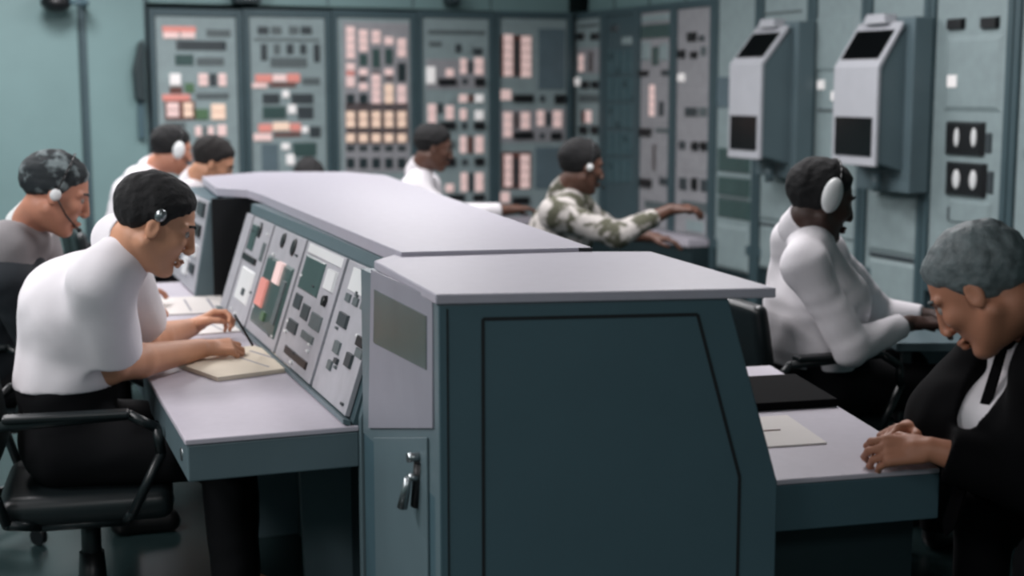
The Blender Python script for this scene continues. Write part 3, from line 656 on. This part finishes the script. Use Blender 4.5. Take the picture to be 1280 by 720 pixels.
# ---- side desk in front of the man in the white long-sleeved shirt
sd = thing('side_table', 'small grey-teal table under the arms of the man in the white long-sleeved shirt', 'table', (1.62, 5.05, 0))
MB().box(1.28, 2.10, 4.72, 5.45, .70, .73).build('table_top', 'teal', sd, bevel=.004)
MB().box(1.30, 2.08, 5.40, 5.43, .1, .699).build('back_panel', 'teal', sd)
for x, y in ((1.31, 4.75), (2.04, 4.75), (1.31, 5.36), (2.04, 5.36)): MB().box(x, x + .03, y, y + .03, 0, .699).build('leg', 'teal_deep', sd)

# ================================================================= OFFICE CHAIRS
def R2(a): c, s = math.cos(a), math.sin(a); return np.array([[c, -s, 0], [s, c, 0], [0, 0, 1.]])
def chair(x, y, yaw, label, arms=True, detail=True):
    t = thing('office_chair', label, 'chair', (x, y, 0), 'dark office chairs'); R = R2(yaw); o = np.array([x, y, 0.])
    P = lambda a, b, c: o + R @ np.array([a, b, c], float)
    def soft(name, c, half, rnd, m, tilt=0.0):
        c = np.array(c, float); v = Vol(-np.array(half) - .06, np.array(half) + .06, .009)
        sl, (X, Y, Z) = v.win(v.lo, v.lo + v.n * v.res, 0)
        q = [np.maximum(np.abs(w) - (h - rnd), 0) for w, h in zip((X, Y, Z), half)]
        v.d = (np.sqrt(q[0] ** 2 + q[1] ** 2 + q[2] ** 2) - rnd + .012 * ((X / half[0]) ** 2 + (Y / half[1]) ** 2 + (Z / half[2]) ** 2) / 3).astype(np.float32)
        me = v.mesh(name); ct, st = math.cos(tilt), math.sin(tilt)
        T = R @ np.array([[ct, 0, st], [0, 1, 0], [-st, 0, ct]])
        me.transform(Matrix(T.tolist()).to_4x4()); me.transform(Matrix.Translation(Vector((R @ c).tolist())))
        return link_mesh(name, me, M[m], t)
    soft('seat', (0, 0, .445), (.235, .24, .05), .04, 'vinyl')
    soft('backrest', (-.27, 0, .72), (.035, .22, .17), .03, 'vinyl', -.16)
    MB().cyl(P(0, 0, .13), P(0, 0, .41), .028).cyl(P(0, 0, .10), P(0, 0, .26), .045, .035).build('column', 'black', t)
    MB().obox(P(-.12, -.1, .395), R @ [.24, 0, 0], R @ [0, .2, 0], (0, 0, .02)).build('seat_plate', 'teal_deep', t)
    MB().tube([P(-.10, 0, .40), P(-.26, 0, .40), P(-.335, 0, .50), P(-.325, 0, .70)], .016).build('back_stem', 'black', t)
    for k in range(4):
        a = math.pi / 4 + k * math.pi / 2
        L = MB().cyl(P(.03 * math.cos(a), .03 * math.sin(a), .14), P(.27 * math.cos(a), .27 * math.sin(a), .085), .024, .016).build('base_leg', 'black', t)
        MB().cyl(P(.27 * math.cos(a) - .012 * math.sin(a), .27 * math.sin(a) + .012 * math.cos(a), .031), P(.27 * math.cos(a) + .012 * math.sin(a), .27 * math.sin(a) - .012 * math.cos(a), .031), .03).build('caster', 'black', L)
    if arms:
        for sgn in (-1, 1):
            y = .265 * sgn
            MB().tube([P(-.27, y, .65), P(-.22, y, .695), P(.12, y, .71), P(.19, y, .67), P(.20, y, .60), P(.12, y, .44), P(.10, y * .8, .405), P(-.12, y * .8, .405), P(-.20, y, .43), P(-.27, y, .65)], .0135).build('armrest_frame', 'vinyl', t)
            MB().obox(P(-.2, y - .025, .706), R @ [.32, 0, 0], R @ [0, .05, 0], (0, 0, .018)).build('arm_pad', 'vinyl', t, bevel=.006)
    return t

# ================================================================= PEOPLE
UPV3 = np.array([0, 0, 1.0])
def frame_of(f, up=UPV3):
    f = nrm(f); l = nrm(np.cross(up, f)); u = np.cross(f, l); return np.stack([f, l, u], 1)   # columns forward, left, up
def head_frame(yawdir, pitch=0.0, roll=0.0):
    F = frame_of((yawdir[0], yawdir[1], 0)); cp, sp = math.cos(pitch), math.sin(pitch)
    Rp = np.array([[cp, 0, sp], [0, 1, 0], [-sp, 0, cp]]); cr, sr = math.cos(roll), math.sin(roll)
    Rr = np.array([[1, 0, 0], [0, cr, -sr], [0, sr, cr]]); return F @ Rp @ Rr
def add_head(v, c, R, s=1.0):
    H = lambda *p: c + R @ (np.array(p) * s)
    E = lambda p, r, k=.01, sub=False, RR=None: v.ell(H(*p), [a * s for a in r], R if RR is None else R @ RR, k, sub)
    C = lambda a, b, ra, rb, k=.008: v.cone(H(*a), H(*b), ra * s, rb * s, k)
    E((-.012, 0, .032), (.098, .075, .084), .01)
    E((.030, 0, -.030), (.060, .060, .088), .03)
    for y in (-1, 1): C((-.005, .056 * y, -.050), (.062, .018 * y, -.098), .020, .018, .02)
    E((.066, 0, -.098), (.026, .026, .020), .015)
    for y in (-1, 1):
        E((.062, .040 * y, -.018), (.024, .022, .022), .018)
        v.ell(H(.094, .031 * y, .008), [.014 * s, .017 * s, .011 * s], R, .008, True)
        C((.086, .012 * y, .030), (.068, .052 * y, .026), .009, .008, .010)
        E((-.004, .076 * y, -.006), (.018, .007, .031), .004, False, np.array([[.97, -.2 * y, -.14], [.2 * y, .98, 0], [.14, 0, .99]]))
        v.ell(H(.0, .084 * y, -.004), [.010 * s, .005 * s, .018 * s], R, .004, True)
        E((.102, .012 * y, -.034), (.011, .008, .008), .006)
    C((.090, 0, .016), (.108, 0, -.026), .009, .0115, .009)
    C((.091, -.020, -.064), (.091, .020, -.064), .006, .006, .007); C((.100, -.008, -.062), (.100, .008, -.062), .006, .006, .006)
    C((.094, -.014, -.074), (.094, .014, -.074), .007, .007, .006)
    v.cone(H(.088, -.022, -.0685), H(.088, .022, -.0685), .003 * s, .003 * s, .004, True)
    return H
def add_hand(v, w, d, pn, side, curl=.5, s=1.0, thumb=True, spread=1.0):
    """w wrist, d pointing direction, pn palm normal (side the fingers curl to), side=+1: thumb towards cross(d,pn)"""
    d = nrm(d); pn = nrm(pn - np.dot(pn, d) * d); t = np.cross(d, pn) * side
    P = lambda a, b, c: w + (d * a + t * b + pn * c) * s
    v.cone(P(0, 0, 0), P(.03, 0, 0), .026 * s, .026 * s, .01)
    for b0, b1 in ((-.020, -.030), (-.008, -.010), (.008, .010), (.020, .028)):
        v.cone(P(.015, b0, 0), P(.088, b1, 0), .015 * s, .0125 * s, .010)
    Ls = [(.030, .042, .026, .020, .0095), (.010, .047, .030, .022, .010), (-.010, .044, .028, .021, .0095), (-.029, .034, .022, .018, .0085)]
    for i, (b, l1, l2, l3, r) in enumerate(Ls):
        a = P(.088 - .004 * abs(i - 1), b, 0); ang = curl * (.55 + .08 * i); fan = (b / .03) * .10 * spread
        for j, l in enumerate((l1, l2, l3)):
            dd = d * math.cos(ang) + pn * math.sin(ang) + t * fan
            e = a + nrm(dd) * l * s; v.cone(a, e, r * s * (1 - .08 * j), r * s * (.92 - .08 * j), .0035 if j else .006)
            a = e; ang += curl * (1.0 - .15 * j)
    if thumb:
        a = P(.022, .024, .006); b = P(.055, .050, .016 + .012 * curl); c = P(.083, .056 - .014 * curl, .022 + .022 * curl); e = P(.104, .050 - .03 * curl, .026 + .030 * curl)
        v.cone(a, b, .016 * s, .0125 * s, .010); v.cone(b, c, .0125 * s, .0105 * s, .004); v.cone(c, e, .0105 * s, .008 * s, .004)
def person(label, J, face, head_R, skin='skin', hair='hair', shirt='shirt', sleeve=(.62, .62), trousers='trouser', res=.006, clothres=.008, group=None,
           jacket=None, hands=None, hairline=0.0, hs=1.0, wr=.004, legs=True, collar=True, seed=1, stout=1.0, tie=None, hairfull=False, vneck=False, eyebrows=True, hemz=.05, slr=.0, trim=0.0, garm=1.0):
    """J: joints in world metres. face: horizontal direction of the chest. sleeve: how far along upper arm (<=1) or forearm (1..2) each sleeve goes"""
    f = nrm((face[0], face[1], 0)); l = np.cross(UPV3, f)
    base = np.array([J['pelvis'][0], J['pelvis'][1], 0.0])
    root = thing('person', label, 'person', base, group)
    pel, che, nk, hd = (np.array(J[k], float) for k in ('pelvis', 'chest', 'neck', 'head'))
    w = che * .45 + pel * .55 - f * .015
    sh = {1: np.array(J.get('shl', nk + l * .18 - UPV3 * .05), float), -1: np.array(J.get('shr', nk - l * .18 - UPV3 * .05), float)}
    el = {1: np.array(J['ell'], float), -1: np.array(J['elr'], float)}; wr_ = {1: np.array(J['wrl'], float), -1: np.array(J['wrr'], float)}
    pts = [pel, che, nk, hd, hd + [0, 0, .15]] + list(sh.values()) + list(el.values()) + list(wr_.values())
    hip = {s: pel + l * .09 * s for s in (1, -1)}
    if legs:
        kn = {s: np.array(J.get('knl' if s == 1 else 'knr', hip[s] + f * .42 + l * .05 * s + [0, 0, .03]), float) for s in (1, -1)}
        an = {s: np.array([kn[s][0], kn[s][1], .09]) + f * .02 for s in (1, -1)}
        pts += list(kn.values()) + list(an.values()) + [a + f * .2 - [0, 0, .09] for a in an.values()]
    pts = np.array(pts); lo, hi = pts.min(0) - .20, pts.max(0) + .20; lo[2] = max(lo[2], -.02)
    def torso(v, g, k=.05):
        q = stout
        for s in (1, -1):
            v.cone(hip[s] * .8 + pel * .2, w + l * .06 * s, .105 * q + g, .100 * q + g, k)
            v.cone(w + l * .06 * s, che + l * .075 * s, .102 * q + g, .108 * q + g, k)
            v.cone(che + l * .075 * s, nk + l * .07 * s - UPV3 * .055, .105 * q + g, .060 + g, k)
            v.cone(nk + l * .05 * s - UPV3 * .04, sh[s], .052 + g, .056 + g, k)
        v.cone(pel, che, .11 * q + g, .11 * q + g, k)
    v = Vol(lo, hi, res)
    torso(v, -.006)
    for s in (1, -1):
        v.cone(sh[s], el[s], .050 * garm, .042 * garm, .03)
        mid = el[s] * .7 + wr_[s] * .3
        v.cone(el[s], mid, .041 * garm, .043 * garm, .012); v.cone(mid, wr_[s], .044 * garm, .027 * garm, .012)
        if legs:
            v.cone(hip[s], kn[s], .082, .054, .03); v.cone(kn[s], an[s], .052, .034, .02)
            v.cone(an[s], an[s] + f * .10 - [0, 0, .05], .034, .028, .02)
    hb = hd + head_R @ np.array([-.022, 0, -.055]) * hs
    v.cone(nk - f * .01, hb, .060, .055 * hs, .02)
    H = add_head(v, hd, head_R, hs)
    hands = hands or {}
    for s, key in ((1, 'l'), (-1, 'r')):
        h = hands.get(key, {})
        d = h.get('d', wr_[s] - el[s]); pn = np.array(h.get('pn', (0, 0, -1)), float)
        # thumb side: towards the body midline when the palm faces down
        add_hand(v, wr_[s] + nrm(d) * .008, np.array(d, float), pn, h.get('side', -s), h.get('curl', .5), .95, True, h.get('spread', 1.0))
    v.build('body', skin, root)
    # eyes, brows, lips
    for y in (1, -1):
        c = H(.0745, .031 * y, .008)
        e = MB().ball(c, (.0125 * hs,) * 3, 8, 14).build('eye', 'eye', root)
        MB().ball(H(.0820, .031 * y, .007), (.0062 * hs,) * 3, 6, 10).build('iris', 'iris', e)
        if eyebrows:
            MB().tube([H(.094, .014 * y, .030), H(.090, .032 * y, .035), H(.076, .050 * y, .030)], .0035 * hs, 6).build('eyebrow', hair, root)
    MB().tube([H(.096, -.018, -.064), H(.1045, 0, -.0625), H(.096, .018, -.064)], .0032, 6).build('lips', 'lip', root)
    # hair
    hv = Vol(hd - .15, hd + .15, min(res, .005))
    hv.ell(H(-.014, 0, .036), [.109 * hs, .084 * hs, .093 * hs], head_R, .01)
    hv.wrinkle(.0032, 130, seed)
    def cutter(X, Y, Z):
        x = (X - hd[0]) * head_R[0, 0] + (Y - hd[1]) * head_R[1, 0] + (Z - hd[2]) * head_R[2, 0]
        z = (X - hd[0]) * head_R[0, 2] + (Y - hd[1]) * head_R[1, 2] + (Z - hd[2]) * head_R[2, 2]
        xs = np.array([-.13, -.07, -.02, .005, .02, .035, .055, .075, .10]); zs = np.array([-.075 + trim, -.068 + trim, -.030 + trim * .9, -.016 + trim * .6, .004, .034, .050 + hairline, .072 + hairline * 1.3, .085 + hairline * 1.6])
        line = np.interp(x / hs, xs, zs) * hs
        y = (X - hd[0]) * head_R[0, 1] + (Y - hd[1]) * head_R[1, 1] + (Z - hd[2]) * head_R[2, 1]
        return line - z + .004 * np.sin(x * 210 + seed) * np.sin(y * 190 + z * 60)
    sl, (GX, GY, GZ) = hv.win(hv.lo, hv.lo + hv.n * hv.res, 0)
    cu = cutter(GX, GY, GZ) + 0 * hv.d
    hv.d = (hv.d + np.clip(cu + .028, 0, .08) * .36).astype(np.float32)
    hv.clip(cutter)
    hv.build('hair', hair, root)
    # shirt
    top = jacket or shirt
    def garment(name, m, g, slv, hem, wrk, zcut=None, seed=1, opening=None):
        s_ = Vol(lo, hi, clothres); torso(s_, g)
        for s in (1, -1):
            q = slv[0 if s == 1 else 1]
            if q <= 0: continue
            if q <= 1: s_.cone(sh[s], sh[s] + (el[s] - sh[s]) * q, .062 + g + slr * .6, .064 + g + slr, .04, cut=True)
            else:
                s_.cone(sh[s], el[s], .060 + g, .054 + g, .06)
                s_.cone(el[s], el[s] + (wr_[s] - el[s]) * (q - 1), .054 + g, .036 + g, .015, cut=True)
        s_.wrinkle(wrk, 38, seed)
        nd = nrm(hd - nk)
        s_.cone(nk + nd * .045, nk + nd * .16, .052, .066, .006, True)           # neck opening
        if opening: opening(s_)
        hz = hem
        s_.clip(lambda X, Y, Z: hz - Z + 0 * X + 0 * Y)
        s_.build(name, m, root)
    if shirt: garment('shirt', shirt, .006, sleeve, pel[2] + hemz, wr, seed=seed)
    if jacket:
        def op(s_):  # V opening at the front
            a = nk + f * .085; b = J.get('vend', che + f * .13 - UPV3 * .12)
            if vneck: s_.cone(a, b, .050, .034, .01, True)
        garment('jacket', jacket, .022, J.get('jslv', (1.85, 1.85)), pel[2] - .08, wr, seed=seed + 3, opening=op)
    if collar:
        cl = Vol(nk - .16, nk + .18, .005); nd = nrm(hb - nk)
        cl.cone(nk - nd * .01, nk + nd * .062, .074, .066, .005, cut=True); cl.cone(nk, nk + nd * .14, .058, .058, .003, True)
        cl.build('collar', shirt, root)
    if tie:
        a = np.array(J['tie0'], float); b = np.array(J['tie1'], float); t = MB(); dd = nrm(b - a); ww = nrm(np.cross(dd, f + .001))
        t.prism([a - ww * .010, a + ww * .010, b + ww * .017, b + dd * .03, b - ww * .017], f * .008); t.ball(a, (.02, .02, .02), 8, 10)
        t.build('tie', tie, root)
    if legs:
        tr = Vol(lo, hi, clothres)
        for s in (1, -1):
            tr.cone(hip[s] - [0, 0, .02], kn[s], .105, .072, .03); tr.cone(kn[s], an[s] - [0, 0, .02], .070, .054, .02, cut=True)
        torso(tr, .004)
        tr.wrinkle(.004, 30, seed + 7)
        zc = pel[2] + hemz + .03
        tr.clip(lambda X, Y, Z: Z - zc + 0 * X + 0 * Y); tr.build('trousers', trousers, root)
        for s in (1, -1):
            sv = Vol(an[s] - [.34, .34, .12], an[s] + [.34, .34, .12], .007); a = an[s]
            sv.cone([a[0], a[1], .045], np.array([a[0], a[1], .038]) + f * .16, .042, .040, .02); sv.cone([a[0], a[1], .05], a + [0, 0, .01], .044, .046, .02)
            sv.clip(lambda X, Y, Z: .004 - Z + 0 * X + 0 * Y); sv.build('shoe', 'shoe', root)
    return root, H, hd, head_R
def headset(H, R, side, label, cup=(.030, .018, .034), cupm='white', band=True, mic=True, hs=1.0, cx=0.0, cz=0.0):
    c = H(cx, side * .092, cz)
    t = thing('headset', label, 'headset', c, 'headsets worn by the operators')
    MB().ball(c, (cup[0], cup[1], cup[2]), 10, 16, R).build('ear_cup', cupm, t)
    if band:
        pts = [H(0.0 + .01 * math.sin(a), math.cos(a) * .094 * side, .012 + .120 * math.sin(a)) for a in [math.pi * i / 14 for i in range(15)]]
        MB().tube(pts, .0035, 8).build('headband', 'black', t)
    if mic:
        MB().tube([c, H(.05, side * .095, -.045), H(.10, side * .06, -.075)], .0028, 8).ball(H(.105, side * .055, -.075), (.008, .008, .008), 6, 8).build('microphone_arm', 'black', t)
    return t

FIN = nrm((.938, .347, 0))          # facing the sloping panels
V = lambda *a: np.array(a, float)

# --- the writing man in the white short-sleeved shirt
chair(-1.20, 3.97, math.atan2(.25, .97), 'dark vinyl office armchair carrying the writing man at the near end of the desk')
hd = at(194, 279, 3.80)
p1 = dict(pelvis=(-1.255, 3.97, .60), chest=at(90, 384, 3.95), neck=at(151, 300, 3.86), head=hd,
          shr=at(124, 350, 3.74), shl=at(150, 335, 4.06), elr=at(138, 458, 3.90), wrr=atz(250, 436, .785), ell=at(178, 428, 4.33), wrl=atz(238, 410, .78),
          knr=(-.80, 3.90, .56), knl=(-.84, 4.22, .56))
r, H, h, R = person('middle-aged man in white short-sleeved shirt and dark trousers, leaning over the desk writing', p1, (.96, .28), head_frame((.96, .24), .46, 0.0),
    skin='skin', sleeve=(.72, .80), res=.0045, clothres=.007, seed=3, stout=1.10, hemz=.155, slr=.022, garm=1.14, trim=.012,
    hands={'r': dict(d=V(.9, .35, .02), pn=V(.35, .5, -.8), curl=.85), 'l': dict(d=V(.7, .3, .35), pn=V(.2, -.4, -.7), curl=.9)}, hs=1.05)
headset(H, R, -1, 'small headset on the bowed head of the writing man in short sleeves', (.015, .012, .018), 'metal', cz=.03, band=False, mic=False)
pen = thing('pen', 'dark pen held in the hand of the writing man', 'pen', atz(318, 425, .80))
a = atz(316, 432, .785); MB().cyl(a, a + V(-.05, -.02, .10), .004, .004, 10).build('barrel', 'black', pen)

# --- grey-haired man behind him
chair(-1.88, 4.95, math.atan2(.3, .95), 'dark office chair of the grey-haired man in the charcoal jacket')
p2 = dict(pelvis=(-1.84, 4.94, .58), chest=at(-8, 345, 4.86), neck=at(36, 284, 4.76), head=at(69, 241, 4.66),
          shr=at(8, 306, 4.58), shl=at(44, 300, 5.00), elr=at(50, 440, 4.72), wrr=atz(150, 398, .79), ell=at(90, 400, 5.15), wrl=atz(160, 372, .79))
r, H, h, R = person('grey-haired man with headset in charcoal jacket over grey shirt, seated behind the writing man', p2, (.95, .3), head_frame((.93, .30), .42),
    trim=.02, skin='skin_red', hair='hair_salt', shirt='greyshirt', sleeve=(1.9, 1.9), jacket=None, res=.006, seed=5, collar=False, hs=1.06)
cl = Vol(p2['neck'] - .16, p2['neck'] + .2, .005); nd = nrm(p2['head'] - p2['neck'])
cl.cone(p2['neck'] + nd * .0, p2['neck'] + nd * .085, .078, .068, .005, cut=True); cl.cone(p2['neck'], p2['neck'] + nd * .16, .060, .060, .003, True)
cl.build('collar', 'white', r)
vs = Vol(np.array(p2['chest']) - V(.5, .5, .5), np.array(p2['chest']) + V(.45, .45, .4), .008)
ch, nk, pe = (np.array(p2[k], float) for k in ('chest', 'neck', 'pelvis')); ll = np.cross(UPV3, FIN)
for s in (1, -1):
    vs.cone(ch + ll * .09 * s - FIN * .01, pe + ll * .07 * s, .132, .128, .04); vs.cone(ch + ll * .09 * s - FIN * .02, nk + ll * .10 * s - UPV3 * .12 - FIN * .03, .130, .075, .03)
q = np.array(p2['shr'], float); vs.cone(q - [0, 0, .10], np.array(p2['elr'], float), .082, .062, .02); vs.wrinkle(.004, 34, 2); vs.build('jacket', 'vest', r)
headset(H, R, -1, 'headset with pale ear cup on the grey-haired man at the left edge', (.018, .013, .020), 'white')

# --- two men in white shirts at the far bank
chair(-2.10, 7.75, math.atan2(.4, .9), 'dark office chair of the man with the large ear cup, before the leftmost rack', detail=False)
chair(-1.86, 7.14, math.atan2(.35, .9), 'dark office chair of the man with bowed head at the console far end')
p3 = dict(pelvis=(-2.12, 7.75, .62), chest=at(172, 246, 7.70), neck=at(190, 212, 7.62), head=at(215, 187, 7.55), elr=at(176, 300, 7.5), wrr=at(232, 300, 7.45), ell=at(205, 290, 7.9), wrl=at(250, 290, 7.8), shr=at(172, 226, 7.48), shl=at(190, 222, 7.85))
r, H, h, R = person('dark-haired man in white shirt with a pale ear cup, before the leftmost lit rack', p3, (.9, .4), head_frame((.8, .55), .25),
    skin='skin_red', res=.008, clothres=.009, sleeve=(1.7, 1.7), seed=6, hairline=-.004, hs=1.02)
headset(H, R, -1, 'headset with a large white ear cup on the man before the leftmost lit rack', (.032, .022, .046), 'white')
p4 = dict(pelvis=(-1.86, 7.15, .60), chest=at(222, 262, 7.12), neck=at(243, 228, 7.05), head=at(266, 203, 7.0), elr=at(222, 320, 6.9), wrr=at(262, 318, 6.85), ell=at(240, 310, 7.3), wrl=at(275, 300, 7.2), shr=at(226, 246, 6.9), shl=at(240, 240, 7.25))
person('man with short dark hair and white shirt, head bowed at the console far end', p4, (.9, .35), head_frame((.9, .2), .55),
    skin='skin', hair='hair_brown', res=.008, clothres=.009, sleeve=(.7, .7), seed=7)
# --- head showing over the far end
chair(-1.30, 8.40, -1.27, 'dark office chair of the man whose hair just shows over the console top')
p5 = dict(pelvis=(-1.29, 8.38, .54), chest=at(376, 305, 8.25), neck=at(380, 262, 8.22), head=at(386, 229, 8.2), ell=at(420, 330, 8.4), wrl=at(430, 350, 8.1), elr=at(335, 330, 8.2), wrr=at(345, 350, 8.0))
person('dark-haired head just showing over the far edge of the console top', p5, (.3, -.95), head_frame((.3, -.95), .75), res=.009, clothres=.010, sleeve=(1.8, 1.8), seed=8, shirt='shirt_cool', hs=1.1)
# --- man in profile with the white collar
chair(-.72, 8.0, .2, 'dark office chair of the man in profile before the black-switch rack')
p6 = dict(pelvis=(-.66, 7.95, .60), chest=at(520, 262, 7.90), neck=at(524, 214, 7.85), head=at(542, 184, 7.80), elr=at(562, 268, 7.66), wrr=at(640, 262, 7.80), ell=at(550, 310, 8.1), wrl=at(600, 300, 8.0), shr=at(516, 238, 7.70), shl=at(534, 232, 8.02))
person('dark-haired man in white shirt, in profile, seated beyond the console before the black-switch rack', p6, (.95, .15), head_frame((.97, .1), .28), skin='skin_dark', res=.007, clothres=.009, sleeve=(1.8, 1.8), seed=9)
# --- man in the floral shirt
chair(.14, 6.98, .3, 'dark office chair of the man in the floral shirt')
p7 = dict(pelvis=(.16, 6.95, .62), chest=at(702, 288, 6.90), neck=at(706, 240, 6.86), head=at(727, 208, 6.82), shr=at(694, 268, 6.66), shl=at(716, 250, 7.05), elr=at(772, 294, 6.62), wrr=at(838, 262, 6.72), ell=at(762, 290, 7.2), wrl=at(812, 296, 7.15))
r, H, h, R = person('man with a white and olive floral shirt reaching his right arm towards the racks', p7, (.93, .35), head_frame((.93, .36), .22), skin='skin_dark', shirt='floral', trim=-.015, sleeve=(1.55, 1.72), res=.006, clothres=.008, seed=10, wr=.005,
    hands={'r': dict(d=V(.95, .1, .05), pn=V(.1, .3, -1), curl=.5), 'l': dict(curl=.4)}, hs=1.04, stout=1.1)
headset(H, R, -1, 'headset with a small white highlight on the man in the floral shirt', (.016, .014, .018), 'white')
# --- man in the white long-sleeved shirt on the right
chair(1.00, 4.83, .35, 'black office chair, its back to the console, under the man in long white sleeves')
p8 = dict(pelvis=(1.04, 4.82, .60), chest=at(1020, 374, 4.76), neck=at(1002, 284, 4.74), head=at(1026, 250, 4.70), shr=at(1006, 330, 4.54), shl=at(1030, 316, 4.94), elr=at(1064, 434, 4.50), wrr=at(1136, 404, 4.66), ell=at(1100, 392, 5.10), wrl=at(1166, 396, 5.02),
          knr=(1.44, 4.78, .57), knl=(1.42, 5.08, .57))
r, H, h, R = person('man in white long-sleeved shirt seated with his back to the console, large white ear cup', p8, (.93, .37), head_frame((.97, .22), .28), skin='skin_deep', trim=-.03, sleeve=(1.8, 1.86), res=.005, clothres=.007, seed=11, wr=.006,
    hands={'r': dict(d=V(.95, .15, .0), pn=V(.1, .2, -1), curl=.5), 'l': dict(curl=.4)}, stout=1.12, hs=1.08, shirt='shirt')
headset(H, R, -1, 'headset with a big white oblong ear cup on the man in the long-sleeved shirt', (.034, .022, .058), 'white', cz=.018, cx=-.012, mic=False)
# --- foreground man in the black suit
p9 = dict(pelvis=(1.50, 3.32, .58), chest=at(1244, 538, 3.14), neck=at(1290, 404, 3.10), head=at(1226, 360, 3.02), shl=at(1320, 470, 2.93), shr=at(1262, 452, 3.30), ell=at(1300, 600, 2.98), wrl=atz(1164, 562, .795), elr=at(1235, 585, 3.55), wrr=atz(1150, 536, .80),
          knl=(1.16, 3.0, .55), knr=(1.14, 3.36, .55), vend=at(1244, 538, 3.14) + V(-.82, -.57, 0) * .125 + V(0, 0, -.06))
p9['vend'] = p9['vend'] + V(0, 0, -.03); p9['tie0'] = p9['neck'] + V(-.82, -.57, 0) * .088 + V(0, 0, -.03); p9['tie1'] = p9['vend'] + V(-.82, -.57, 0) * .016 + V(0, 0, -.10)
r, H, h, R = person('grey-haired man in black suit, white shirt and black tie, hands folded on the right desk', p9, (-.82, -.57), head_frame((-.84, .52), .72), trim=-.025, skin='skin_mid', hair='hair_grey', shirt='shirt', jacket='suit', sleeve=(1.75, 1.75), res=.0045, clothres=.007, seed=12,
    hands={'l': dict(d=V(-.95, .15, -.05), pn=V(.1, .6, -.6), curl=.8), 'r': dict(d=V(-.85, -.45, .02), pn=V(.1, -.4, -.7), curl=.8)}, tie='tie', vneck=True, hs=1.08)
chair(1.60, 3.36, math.atan2(-.36, -.9), 'dark office chair under the man in the black suit', arms=False)
